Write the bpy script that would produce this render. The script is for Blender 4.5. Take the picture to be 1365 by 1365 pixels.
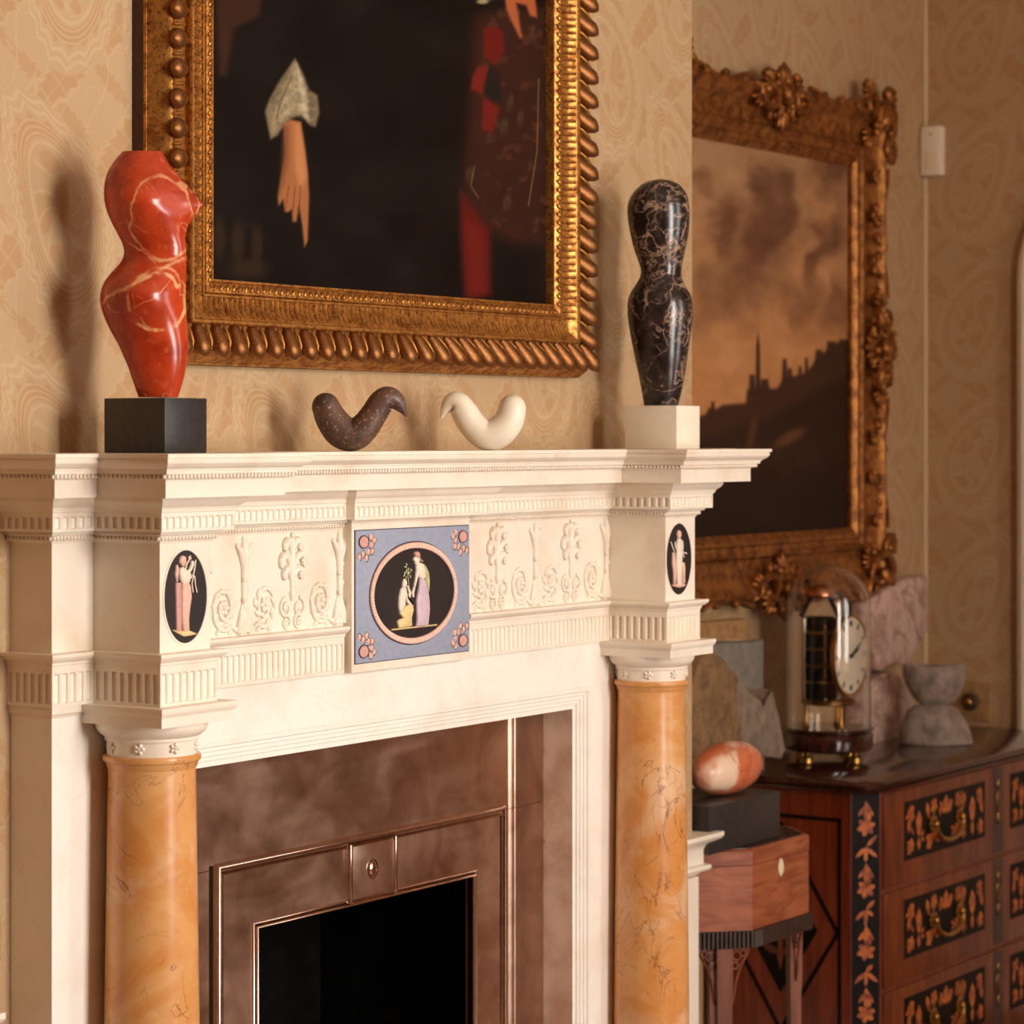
import bpy, bmesh, math, random
import numpy as np
from mathutils import Vector, Matrix

for o in list(bpy.data.objects):
    bpy.data.objects.remove(o)
scene = bpy.context.scene
COL = scene.collection
PI = math.pi

# ------------------------------------------------------------------ camera
FPX, PCX, PCY = 3600.0, 682.5, 581.0          # focal length and principal point in a 1365 px frame
AL = math.atan((3052 - PCX) / FPX)
CA, SA = math.cos(AL), math.sin(AL)
D1, H = 3.7, 1.56
_r = (213 - PCX) / FPX * D1
CX, CY = -(D1 * CA + _r * SA), -(D1 * SA - _r * CA)
RV = Vector((SA, -CA, 0)); FV = Vector((CA, SA, 0))

cam = bpy.data.cameras.new('camera')
cam.sensor_width = 36
cam.lens = 36 * FPX / 1365
cam.shift_y = (PCY - 682.5) / 1365
cam.clip_start = 0.05
cam.dof.use_dof = True
cam.dof.focus_distance = 4.15
cam.dof.aperture_fstop = 6.5
camo = bpy.data.objects.new('camera', cam)
camo.location = (CX, CY, H)
camo.rotation_euler = (PI / 2, 0, AL - PI / 2)
COL.objects.link(camo)
scene.camera = camo

# ------------------------------------------------------------------ world, light, exposure
scene.view_settings.view_transform = 'Standard'
scene.view_settings.look = 'None'
scene.view_settings.gamma = 1
scene.view_settings.use_curve_mapping = False
scene.view_settings.exposure = 0.0
w = bpy.data.worlds.new('world'); scene.world = w; w.use_nodes = True
w.node_tree.nodes['Background'].inputs[0].default_value = (0.9, 0.85, 0.75, 1)
w.node_tree.nodes['Background'].inputs[1].default_value = 0.6

WIN = [(0.10, 1.0), (1.95, 0.27)]              # window centres along the far wall, relative strength
WIN_Y, WIN_W, WIN_Z0, WIN_Z1 = -3.55, 0.85, 0.75, 3.1
for wx, k in WIN:
    L = bpy.data.lights.new('window_daylight', 'AREA')
    L.shape = 'RECTANGLE'; L.size = WIN_W; L.size_y = WIN_Z1 - WIN_Z0
    L.energy = 190 * k; L.color = (1.0, 0.972, 0.93)
    lo = bpy.data.objects.new('window_daylight', L)
    lo.location = (wx, WIN_Y - 0.66, (WIN_Z0 + WIN_Z1) / 2)
    lo.rotation_euler = (PI / 2, 0, 0)
    lo.rotation_euler = Vector((0, 1, 0)).to_track_quat('-Z', 'Z').to_euler()
    COL.objects.link(lo)

# ------------------------------------------------------------------ photo pixel -> point on a known plane
def ray(px, py):
    u = (px - PCX) / FPX
    return CA + u * SA, SA - u * CA, -(py - PCY) / FPX
def onY(px, py, Y):
    d = ray(px, py); s = (Y - CY) / d[1]
    return Vector((CX + s * d[0], Y, H + s * d[2]))
def onX(px, py, X):
    d = ray(px, py); s = (X - CX) / d[0]
    return Vector((X, CY + s * d[1], H + s * d[2]))
def onZ(px, py, Z):
    d = ray(px, py); s = (Z - H) / d[2]
    return Vector((CX + s * d[0], CY + s * d[1], Z))
def depth(X, Y): return (X - CX) * CA + (Y - CY) * SA
def proj(X, Y, Z):
    dx, dy = X - CX, Y - CY
    z = dx * CA + dy * SA; r = dx * SA - dy * CA
    return PCX + FPX * r / z, PCY - FPX * (Z - H) / z

def srgb(r, g, b):
    f = lambda c: (c / 12.92 if c <= 0.04045 else ((c + 0.055) / 1.055) ** 2.4)
    return (f(r / 255), f(g / 255), f(b / 255), 1)

# ------------------------------------------------------------------ node helpers
class Nx:
    """wraps a float socket so that shader maths can be written as expressions"""
    def __init__(s, nt, sock): s.nt, s.k = nt, sock
    def _m(s, op, *a):
        n = s.nt.nodes.new('ShaderNodeMath'); n.operation = op
        for i, x in enumerate((s,) + a):
            if isinstance(x, Nx): s.nt.links.new(x.k, n.inputs[i])
            else: n.inputs[i].default_value = x
        return Nx(s.nt, n.outputs[0])
    def __add__(s, o): return s._m('ADD', o)
    __radd__ = __add__
    def __mul__(s, o): return s._m('MULTIPLY', o)
    __rmul__ = __mul__
    def __sub__(s, o): return s._m('SUBTRACT', o)
    def __rsub__(s, o): return (s * -1) + o
    def __truediv__(s, o): return s._m('DIVIDE', o)
    def abs(s): return s._m('ABSOLUTE')
    def sin(s): return s._m('SINE')
    def sqrt(s): return s._m('SQRT')
    def floor(s): return s._m('FLOOR')
    def frac(s): return s._m('FRACT')
    def pow(s, o): return s._m('POWER', o)
    def min(s, o): return s._m('MINIMUM', o)
    def max(s, o): return s._m('MAXIMUM', o)
    def mod(s, o): return s._m('FLOORED_MODULO', o)
    def atan2(s, o): return s._m('ARCTAN2', o)
    def step(s, a, b):
        n = s.nt.nodes.new('ShaderNodeMapRange'); n.interpolation_type = 'SMOOTHSTEP'
        s.nt.links.new(s.k, n.inputs[0]); n.inputs[1].default_value = a; n.inputs[2].default_value = b
        return Nx(s.nt, n.outputs[0])
    def line(s, c, wd):            # 1 near value c, 0 further than wd
        return 1 - (s - c).abs().step(wd * 0.4, wd)

class Mat:
    def __init__(s, name, rough=0.5, metal=0.0, spec=0.5, coat=0.0):
        s.m = bpy.data.materials.new(name); s.m.use_nodes = True
        s.nt = s.m.node_tree; s.b = s.nt.nodes['Principled BSDF']
        s.b.inputs['Roughness'].default_value = rough
        s.b.inputs['Metallic'].default_value = metal
        s.b.inputs['Specular IOR Level'].default_value = spec
        s.b.inputs['Coat Weight'].default_value = coat
        s.b.inputs['Coat Roughness'].default_value = 0.08
        s.co = s.nt.nodes.new('ShaderNodeTexCoord').outputs['Object']
    def xyz(s):
        n = s.nt.nodes.new('ShaderNodeSeparateXYZ'); s.nt.links.new(s.co, n.inputs[0])
        return [Nx(s.nt, n.outputs[i]) for i in range(3)]
    def vec(s, x, y, z):
        n = s.nt.nodes.new('ShaderNodeCombineXYZ')
        for i, v in enumerate((x, y, z)):
            if isinstance(v, Nx): s.nt.links.new(v.k, n.inputs[i])
            else: n.inputs[i].default_value = v
        return n.outputs[0]
    def scaled(s, sx, sy, sz):
        n = s.nt.nodes.new('ShaderNodeMapping'); s.nt.links.new(s.co, n.inputs[0]); n.inputs[3].default_value = (sx, sy, sz)
        return n.outputs[0]
    def noise(s, scale, detail=4, rough=0.55, dist=0.0, vec=None):
        n = s.nt.nodes.new('ShaderNodeTexNoise')
        s.nt.links.new(vec or s.co, n.inputs['Vector'])
        n.inputs['Scale'].default_value = scale; n.inputs['Detail'].default_value = detail
        n.inputs['Roughness'].default_value = rough; n.inputs['Distortion'].default_value = dist
        return Nx(s.nt, n.outputs[0])
    def voro(s, scale, feature='F1', vec=None, rnd=1.0):
        n = s.nt.nodes.new('ShaderNodeTexVoronoi'); n.feature = feature
        s.nt.links.new(vec or s.co, n.inputs['Vector']); n.inputs['Scale'].default_value = scale
        n.inputs['Randomness'].default_value = rnd
        return Nx(s.nt, n.outputs['Distance'])
    def veins(s, scale, width, dist=1.5, detail=4, vec=None):   # thin ridged lines
        return 1 - ((s.noise(scale, detail, 0.5, dist, vec) - 0.5).abs()).step(0.0, width)
    def warp(s, scale, amt):
        n = s.nt.nodes.new('ShaderNodeTexNoise'); s.nt.links.new(s.co, n.inputs['Vector'])
        n.inputs['Scale'].default_value = scale; n.inputs['Detail'].default_value = 3
        a = s.nt.nodes.new('ShaderNodeVectorMath'); a.operation = 'MULTIPLY_ADD'
        s.nt.links.new(n.outputs['Color'], a.inputs[0]); a.inputs[1].default_value = (amt,) * 3; s.nt.links.new(s.co, a.inputs[2])
        return a.outputs[0]
    def col(s, c):
        n = s.nt.nodes.new('ShaderNodeRGB'); n.outputs[0].default_value = c; return n.outputs[0]
    def mix(s, a, b, f):
        n = s.nt.nodes.new('ShaderNodeMix'); n.data_type = 'RGBA'
        if isinstance(f, Nx): s.nt.links.new(f.k, n.inputs[0])
        else: n.inputs[0].default_value = f
        for i, c in ((6, a), (7, b)):
            if isinstance(c, tuple): n.inputs[i].default_value = c
            else: s.nt.links.new(c, n.inputs[i])
        return n.outputs[2]
    def base(s, c):
        if isinstance(c, tuple): s.b.inputs['Base Color'].default_value = c
        else: s.nt.links.new(c, s.b.inputs['Base Color'])
        return s
    def rough(s, f): s.nt.links.new(f.k, s.b.inputs['Roughness']); return s
    def metalf(s, f): s.nt.links.new(f.k, s.b.inputs['Metallic']); return s
    def bump(s, f, strength=0.3, dist=0.002):
        n = s.nt.nodes.new('ShaderNodeBump'); n.inputs['Strength'].default_value = strength; n.inputs['Distance'].default_value = dist
        s.nt.links.new(f.k, n.inputs['Height']); s.nt.links.new(n.outputs[0], s.b.inputs['Normal']); return s

def plain(name, c, rough=0.5, metal=0.0, spec=0.5, var=0.12, vs=60, coat=0.0, bump=0.0):
    m = Mat(name, rough, metal, spec, coat)
    n = m.noise(vs, 5)
    d = tuple(x * (1 - var) for x in c[:3]) + (1,)
    l = tuple(min(1, x * (1 + var)) for x in c[:3]) + (1,)
    m.base(m.mix(d, l, n.step(0.3, 0.7)))
    if bump: m.bump(n, bump)
    return m.m

M = {}
def build_materials():
    # yellowed carved marble and cleaner statuary marble
    m = Mat('carved_marble', 0.42)
    c = m.mix(srgb(240, 227, 208), srgb(228, 208, 184), m.noise(9, 6, 0.6).step(0.42, 0.75))
    c = m.mix(c, srgb(206, 172, 140), m.noise(38, 5, 0.6, 1.0).step(0.62, 0.82) * 0.5)
    c = m.mix(c, srgb(170, 120, 90), m.noise(150, 3).step(0.74, 0.8) * 0.35)
    m.base(c); m.bump(m.noise(240, 3), 0.08); M['marble'] = m.m
    m = Mat('statuary_marble', 0.36)
    c = m.mix(srgb(246, 238, 225), srgb(236, 224, 207), m.noise(7, 5, 0.6).step(0.45, 0.75))
    c = m.mix(c, srgb(200, 182, 165), m.veins(5, 0.015, 2.0) * 0.10)
    m.base(c); M['marble_white'] = m.m
    m = Mat('slip_marble', 0.4)
    c = m.mix(srgb(214, 192, 172), srgb(186, 152, 128), m.noise(14, 6, 0.6).step(0.35, 0.7))
    c = m.mix(c, srgb(110, 76, 58), m.noise(60, 4).step(0.66, 0.8) * 0.5)
    m.base(c); M['slip'] = m.m
    # yellow siena marble
    m = Mat('siena_marble', 0.27)
    wv = m.warp(6, 0.10)
    c = m.mix(srgb(220, 164, 104), srgb(208, 138, 70), m.noise(9, 5, 0.6, 0.6, wv).step(0.35, 0.65))
    c = m.mix(c, srgb(226, 186, 146), m.noise(6, 4, 0.6, 1.0).step(0.48, 0.7) * 0.75)
    c = m.mix(c, srgb(234, 202, 164), m.noise(26, 5, 0.7, 1.6).step(0.6, 0.75) * 0.35)
    c = m.mix(c, srgb(120, 66, 44), m.veins(5, 0.006, 2.0, 7) * m.noise(6, 2).step(0.44, 0.58) * 0.8)
    c = m.mix(c, srgb(136, 84, 58), m.veins(9, 0.008, 1.2, 8) * m.noise(8, 2).step(0.48, 0.62) * 0.6)
    m.base(c); M['siena'] = m.m
    # burnished steel
    m = Mat('burnished_steel', 0.3, 1.0)
    sm = m.noise(9, 5, 0.6, 1.2)
    m.base(m.mix(srgb(212, 180, 158), srgb(176, 140, 118), sm.step(0.25, 0.75)))
    m.rough(0.30 + m.noise(6, 5, 0.6, 0.5, m.scaled(1, 1, 2)).step(0.3, 0.75) * 0.14)
    m.bump(m.noise(320, 2, 0.5, 0, m.scaled(0.2, 1, 1)), 0.04, 0.001); M['steel'] = m.m
    M['steel_bright'] = plain('polished_steel', srgb(206, 178, 160), 0.18, 1.0, var=0.08)
    m = Mat('sooty_iron', 0.9, spec=0.08); m.base(m.mix(srgb(9, 8, 8), srgb(20, 16, 14), m.noise(20, 5).step(0.4, 0.8))); M['soot'] = m.m
    M['ember'] = plain('ash_brown_brick', srgb(96, 60, 42), 0.9, var=0.3, vs=30)
    # gilding
    m = Mat('antique_gilding', 0.36, 0.85)
    n1 = m.noise(60, 6, 0.65); n2 = m.noise(220, 4)
    c = m.mix(srgb(206, 148, 74), srgb(146, 88, 38), n1.step(0.38, 0.66))
    c = m.mix(c, srgb(62, 32, 16), n2.step(0.50, 0.70) * 0.8)
    m.base(c); m.rough(0.38 + n1.step(0.3, 0.7) * 0.2); m.bump(n2, 0.15); M['gilt'] = m.m
    m = Mat('worn_gilding', 0.4, 0.8)
    n1 = m.noise(45, 6, 0.65); n2 = m.noise(160, 4)
    c = m.mix(srgb(178, 118, 62), srgb(92, 52, 28), n1.step(0.36, 0.62))
    c = m.mix(c, srgb(52, 28, 18), n2.step(0.52, 0.7) * 0.8)
    m.base(c); m.bump(n2, 0.15); M['gilt_worn'] = m.m
    m = Mat('dull_gilding', 0.42, 0.75)
    n1 = m.noise(35, 6, 0.65); n2 = m.noise(120, 4)
    c = m.mix(srgb(180, 118, 56), srgb(112, 62, 28), n1.step(0.36, 0.66))
    c = m.mix(c, srgb(66, 34, 16), n2.step(0.54, 0.7) * 0.7)
    m.base(c); M['gilt_dull'] = m.m
    M['frame_side'] = plain('dark_frame_wood', srgb(66, 40, 24), 0.6, var=0.3)
    # jasper
    M['jasper_blue'] = plain('pale_blue_jasper', srgb(152, 157, 174), 0.55, var=0.06, vs=120)
    M['jasper_black'] = plain('black_jasper', srgb(38, 28, 26), 0.5, var=0.15, vs=200)
    M['jasper_pink'] = plain('pink_jasper', srgb(226, 180, 160), 0.55, var=0.08, vs=200)
    M['jasper_cream'] = plain('cream_jasper', srgb(236, 218, 196), 0.5, var=0.06)
    M['jasper_lilac'] = plain('lilac_jasper', srgb(206, 178, 186), 0.5, var=0.1, vs=150)
    M['jasper_yellow'] = plain('straw_jasper', srgb(228, 198, 140), 0.5, var=0.1, vs=150)
    M['jasper_green'] = plain('sage_jasper', srgb(186, 180, 130), 0.5, var=0.15, vs=150)
    M['jasper_rose'] = plain('rose_jasper', srgb(206, 152, 140), 0.5, var=0.1, vs=150)
    M['jasper_line'] = plain('dark_outline', srgb(66, 50, 56), 0.6)
    # sculpture stones
    m = Mat('red_travertine', 0.2, spec=0.45)
    wv = m.warp(10, 0.05)
    c = m.mix(srgb(188, 66, 30), srgb(150, 42, 18), m.noise(16, 6, 0.6, 0.5, wv).step(0.35, 0.7))
    c = m.mix(c, srgb(204, 100, 58), m.noise(70, 5).step(0.54, 0.76) * 0.6)
    X, Y, Z = m.xyz()
    U = X * SA - Y * CA + (m.noise(24, 3) - 0.5) * 0.022           # across the carving, in metres
    V = Z + (m.noise(24, 3, 0.5, 0.5) - 0.5) * 0.022
    def vein_ring(u, v, a, b_, w_): return (((U - u) / a).pow(2.0) + ((V - v) / b_).pow(2.0)).sqrt().line(1.0, w_)
    ut = 0.0565 * SA - 0.056 * CA
    vr = vein_ring(ut + 0.004, 1.744, 0.037, 0.042, 0.09) + vein_ring(ut + 0.010, 1.748, 0.034, 0.046, 0.05) * 0.6
    vr = vr + (V - 1.785 - (U - ut) * 0.55).line(0.0, 0.0042) + vein_ring(ut + 0.012, 1.862, 0.040, 0.060, 0.05) * 0.7
    vr = vr + (V - 1.80 + (U - ut) * 0.9).line(0.0, 0.0022) * 0.7
    c = m.mix(c, srgb(232, 172, 118), (vr * m.noise(34, 3).step(0.36, 0.62)).min(1.0) * 0.85)
    c = m.mix(c, srgb(236, 186, 142), m.veins(9, 0.010, 1.0, 4, wv) * m.noise(12, 2).step(0.46, 0.62) * 0.6)
    m.base(c); M['red_stone'] = m.m
    m = Mat('veined_black_marble', 0.2, spec=0.45)
    wv = m.warp(20, 0.03)
    c = m.mix(srgb(30, 23, 20), srgb(66, 50, 42), m.noise(36, 7, 0.65).step(0.4, 0.75))
    c = m.mix(c, srgb(132, 106, 88), m.noise(20, 7, 0.7, 1.2).step(0.55, 0.8) * 0.7)
    c = m.mix(c, srgb(196, 160, 132), m.veins(10, 0.016, 0.8, 8) * m.noise(16, 3).step(0.38, 0.6) * 0.7)
    c = m.mix(c, srgb(184, 150, 124), m.veins(19, 0.022, 0.8, 7, wv) * m.noise(11, 3).step(0.42, 0.6) * 0.6)
    c = m.mix(c, srgb(206, 172, 146), m.veins(34, 0.03, 0.6, 6) * m.noise(9, 3).step(0.46, 0.62) * 0.45)
    m.base(c); M['dark_marble'] = m.m
    M['black_stone'] = plain('honed_black_slate', srgb(44, 40, 38), 0.42, var=0.25, vs=90)
    M['cream_stone'] = plain('cream_limestone', srgb(238, 226, 204), 0.6, var=0.04, vs=30)
    m = Mat('speckled_brown_stone', 0.42)
    c = m.mix(srgb(98, 70, 55), srgb(70, 49, 40), m.noise(25, 5).step(0.4, 0.65))
    c = m.mix(c, srgb(196, 158, 130), m.noise(210, 4, 0.7).step(0.57, 0.68) * 0.75)
    m.base(c); m.bump(m.noise(160, 4), 0.35); M['brown_stone'] = m.m
    M['white_stone'] = plain('white_honed_marble', srgb(240, 226, 202), 0.45, var=0.04, vs=25)
    m = Mat('pink_alabaster', 0.3)
    c = m.mix(srgb(240, 208, 176), srgb(206, 112, 72), m.noise(6, 3, 0.5, 0.8).step(0.44, 0.56))
    c = m.mix(c, srgb(170, 70, 42), m.veins(8, 0.03, 1.5) * 0.5)
    m.base(c); M['alabaster'] = m.m
    m = Mat('grey_granite', 0.85)
    c = m.mix(srgb(158, 140, 124), srgb(116, 102, 92), m.noise(26, 6, 0.6).step(0.35, 0.7))
    c = m.mix(c, srgb(160, 142, 122), m.noise(140, 3).step(0.6, 0.75) * 0.6)
    m.base(c); m.bump(m.noise(60, 5), 0.6, 0.01); M['granite'] = m.m
    m = Mat('rough_brown_stone', 0.9)
    x, y, z = m.xyz()
    c = m.mix(srgb(150, 112, 72), srgb(104, 78, 52), m.noise(30, 6, 0.7).step(0.35, 0.7))
    c2 = m.mix(srgb(150, 130, 108), srgb(120, 104, 90), m.noise(40, 5).step(0.35, 0.7))
    m.base(m.mix(c, c2, (x + z * 0.12 + m.noise(14, 4) * 0.06 - 2.568).step(-0.006, 0.006)))
    m.bump(m.noise(45, 6, 0.7), 0.8, 0.012); M['rough_stone'] = m.m
    M['slate_grey'] = plain('blue_grey_slate', srgb(126, 118, 106), 0.8, var=0.15, vs=40, bump=0.3)
    M['ochre_stone'] = plain('ochre_sandstone', srgb(158, 118, 72), 0.85, var=0.25, vs=50, bump=0.5)
    m = Mat('mauve_marble', 0.6)
    c = m.mix(srgb(204, 174, 158), srgb(172, 136, 124), m.noise(14, 5, 0.6, 1.0).step(0.4, 0.65))
    c = m.mix(c, srgb(104, 84, 78), m.veins(9, 0.04, 1.5) * 0.5)
    m.base(c); m.bump(m.noise(40, 5), 0.5, 0.006); M['mauve_stone'] = m.m
    # woods
    def wood(name, a, b, rough, sx=6, sy=6, sz=60, coat=0.2):
        m = Mat(name, rough, coat=coat)
        g = m.noise(1.0, 5, 0.6, 1.0, m.scaled(sx, sy, sz))
        c = m.mix(a, b, g.step(0.32, 0.68))
        c = m.mix(c, tuple(v * 0.5 for v in b[:3]) + (1,), m.noise(1.0, 3, 0.6, 0.3, m.scaled(sx * 5, sy * 5, sz * 5)).step(0.6, 0.8) * 0.4)
        m.base(c); return m.m
    M['mahogany'] = wood('polished_mahogany', srgb(128, 52, 24), srgb(92, 30, 14), 0.3, 40, 40, 3)
    M['mahogany_dark'] = wood('dark_polished_top', srgb(72, 34, 22), srgb(40, 18, 12), 0.16, 3, 40, 20, 0.5)
    M['cross_band'] = wood('kingwood_banding', srgb(128, 62, 26), srgb(86, 37, 17), 0.35, 30, 30, 4)
    M['satinwood'] = wood('faded_walnut', srgb(168, 96, 60), srgb(132, 66, 38), 0.4, 8, 8, 40, 0.1)
    M['walnut_leg'] = wood('walnut_leg', srgb(146, 84, 58), srgb(108, 56, 36), 0.4, 30, 30, 4, 0.1)
    M['ebony'] = plain('ebonised_wood', srgb(22, 15, 12), 0.45, spec=0.12, var=0.3)
    M['reeding'] = plain('dark_reeding', srgb(64, 46, 38), 0.4, var=0.25)
    m = Mat('marquetry_wood', 0.32)
    m.base(m.mix(srgb(206, 112, 44), srgb(140, 62, 28), m.noise(40, 3).step(0.38, 0.62))); M['marquetry'] = m.m
    M['brass'] = plain('lacquered_brass', srgb(186, 142, 76), 0.32, 1.0, var=0.15)
    M['brass_old'] = plain('old_brass', srgb(150, 112, 62), 0.35, 1.0, var=0.2)
    M['copper'] = plain('copper_cap', srgb(196, 132, 96), 0.3, 1.0)
    M['chrome'] = plain('chromed_metal', srgb(210, 200, 184), 0.1, 1.0, var=0.05)
    M['ivory'] = plain('ivory_inlay', srgb(236, 216, 178), 0.4, var=0.05)
    M['enamel'] = plain('cream_enamel', srgb(246, 230, 200), 0.35, var=0.06, vs=12)
    M['ink'] = plain('black_ink', srgb(40, 32, 26), 0.5)
    m = Mat('clear_glass', 0.0); m.base((1, 1, 1, 1)); m.b.inputs['Transmission Weight'].default_value = 1.0; m.b.inputs['IOR'].default_value = 1.45
    M['glass'] = m.m
    M['plastic'] = plain('white_plastic', srgb(238, 222, 196), 0.45, var=0.02)
    M['cable'] = plain('aged_white_plastic', srgb(214, 190, 152), 0.5, var=0.03)
    M['paint'] = plain('white_gloss_paint', srgb(240, 228, 208), 0.35, var=0.03, vs=12)
    M['ceiling'] = plain('ceiling_paint', srgb(226, 210, 190), 0.8, var=0.02, vs=5)
    M['plain_wall'] = plain('tan_wall_paper', srgb(212, 176, 154), 0.8, var=0.08, vs=8)
    M['floor'] = wood('oak_floor', srgb(146, 106, 80), srgb(112, 78, 56), 0.4, 3, 40, 3, 0.1)

def wallpaper(name, axis, bright=0.87):
    m = Mat(name, 0.62, spec=0.35)
    X, Y, Z = m.xyz()
    a = X if axis == 'x' else Y
    wob = m.noise(9, 3)
    def motif(a, z, W, Hh, ox, oz, nlob, tilt):
        u = (a + ox) / W; cu = u.floor()
        v = (z + oz) / Hh + cu.mod(2.0) * 0.5
        p = (u.frac() - 0.5) * W; q = (v.frac() - 0.5) * Hh
        p = p + q * tilt + (q * q) * 1.6
        r = ((p / (W * 0.36)).pow(2.0) + (q / (Hh * 0.40)).pow(2.0)).sqrt()
        th = p.atan2(q)
        return r, th, p, q
    r, th, p, q = motif(a, Z, 0.25, 0.37, 0.10, 0.16, 9, 0.30)
    edge = (th * 13).sin().abs() * 0.07
    rr = r + edge
    ring = r.step(0.70, 0.72) * (1 - rr.step(0.92, 0.95))
    lace = (rr.line(1.02, 0.03) + rr.line(1.12, 0.03) + r.line(0.66, 0.025) + r.line(0.74, 0.016) + r.line(0.80, 0.016) + r.line(0.86, 0.016)).min(1.0)
    w2 = m.noise(13, 3, 0.5)
    inner = (1 - r.step(0.58, 0.60)) * ((p * 95 + w2 * 11).sin() + (q * 70 + w2 * 14).sin()).step(0.1, 0.5)
    ilines = (1 - r.step(0.60, 0.62)) * ((th * 9 + r * 14 + w2 * 6).sin()).step(0.80, 0.95)
    # smaller serrated leaves and stems between the medallions
    out = r.step(1.14, 1.20)
    r2, t2, p2, q2 = motif(a, Z, 0.125, 0.185, 0.03, 0.05, 7, -0.9)
    e2 = (t2 * 8 + r2 * 3).sin().abs() * 0.22
    rr2 = r2 + e2
    leaf = (1 - rr2.step(0.86, 0.92)) * (1 - ((q2 + p2 * 0.5) * 260).sin().step(0.75, 0.95) * 0.6) * out
    r3, t3, p3, q3 = motif(a, Z, 0.083, 0.123, 0.0, 0.02, 7, 1.1)
    leaf = leaf.max((1 - (r3 + (t3 * 6).sin().abs() * 0.25).step(0.72, 0.78)) * out * rr2.step(1.15, 1.25) * 0.8)
    stem = ((a + (Z * 17).sin() * 0.028 + (Z * 51).sin() * 0.006) / 0.0625).frac().line(0.5, 0.035)
    llines = (rr2.line(1.02, 0.05) * 0.8 + p2.line(0.0, 0.0016) * (1 - rr2.step(0.8, 0.9)) + stem * rr2.step(1.0, 1.1) * 0.8).min(1.0) * out
    fill = (ring * 0.9 + inner * 0.9 + leaf).min(1.0)
    b = lambda c: tuple(min(1, v * bright) for v in c[:3]) + (1,)
    c = m.mix(b(srgb(196, 163, 122)), b(srgb(186, 140, 92)), fill * 0.62)
    c = m.mix(c, b(srgb(212, 182, 142)), (lace + ilines * 0.8 + llines * 0.8).min(1.0) * 0.48)
    c = m.mix(c, b(srgb(178, 132, 88)), m.noise(4, 3).step(0.45, 0.8) * 0.3)
    c = m.mix(c, b(srgb(156, 110, 68)), m.noise(420, 2).step(0.5, 0.75) * 0.25)
    m.base(c)
    m.bump(m.noise(500, 2), 0.06)
    return m.m

build_materials()
M['paper_x'] = wallpaper('damask_wallpaper', 'x')
M['paper_alcove'] = M['paper_x']
M['paper_y'] = wallpaper('damask_wallpaper_side', 'y')

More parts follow.
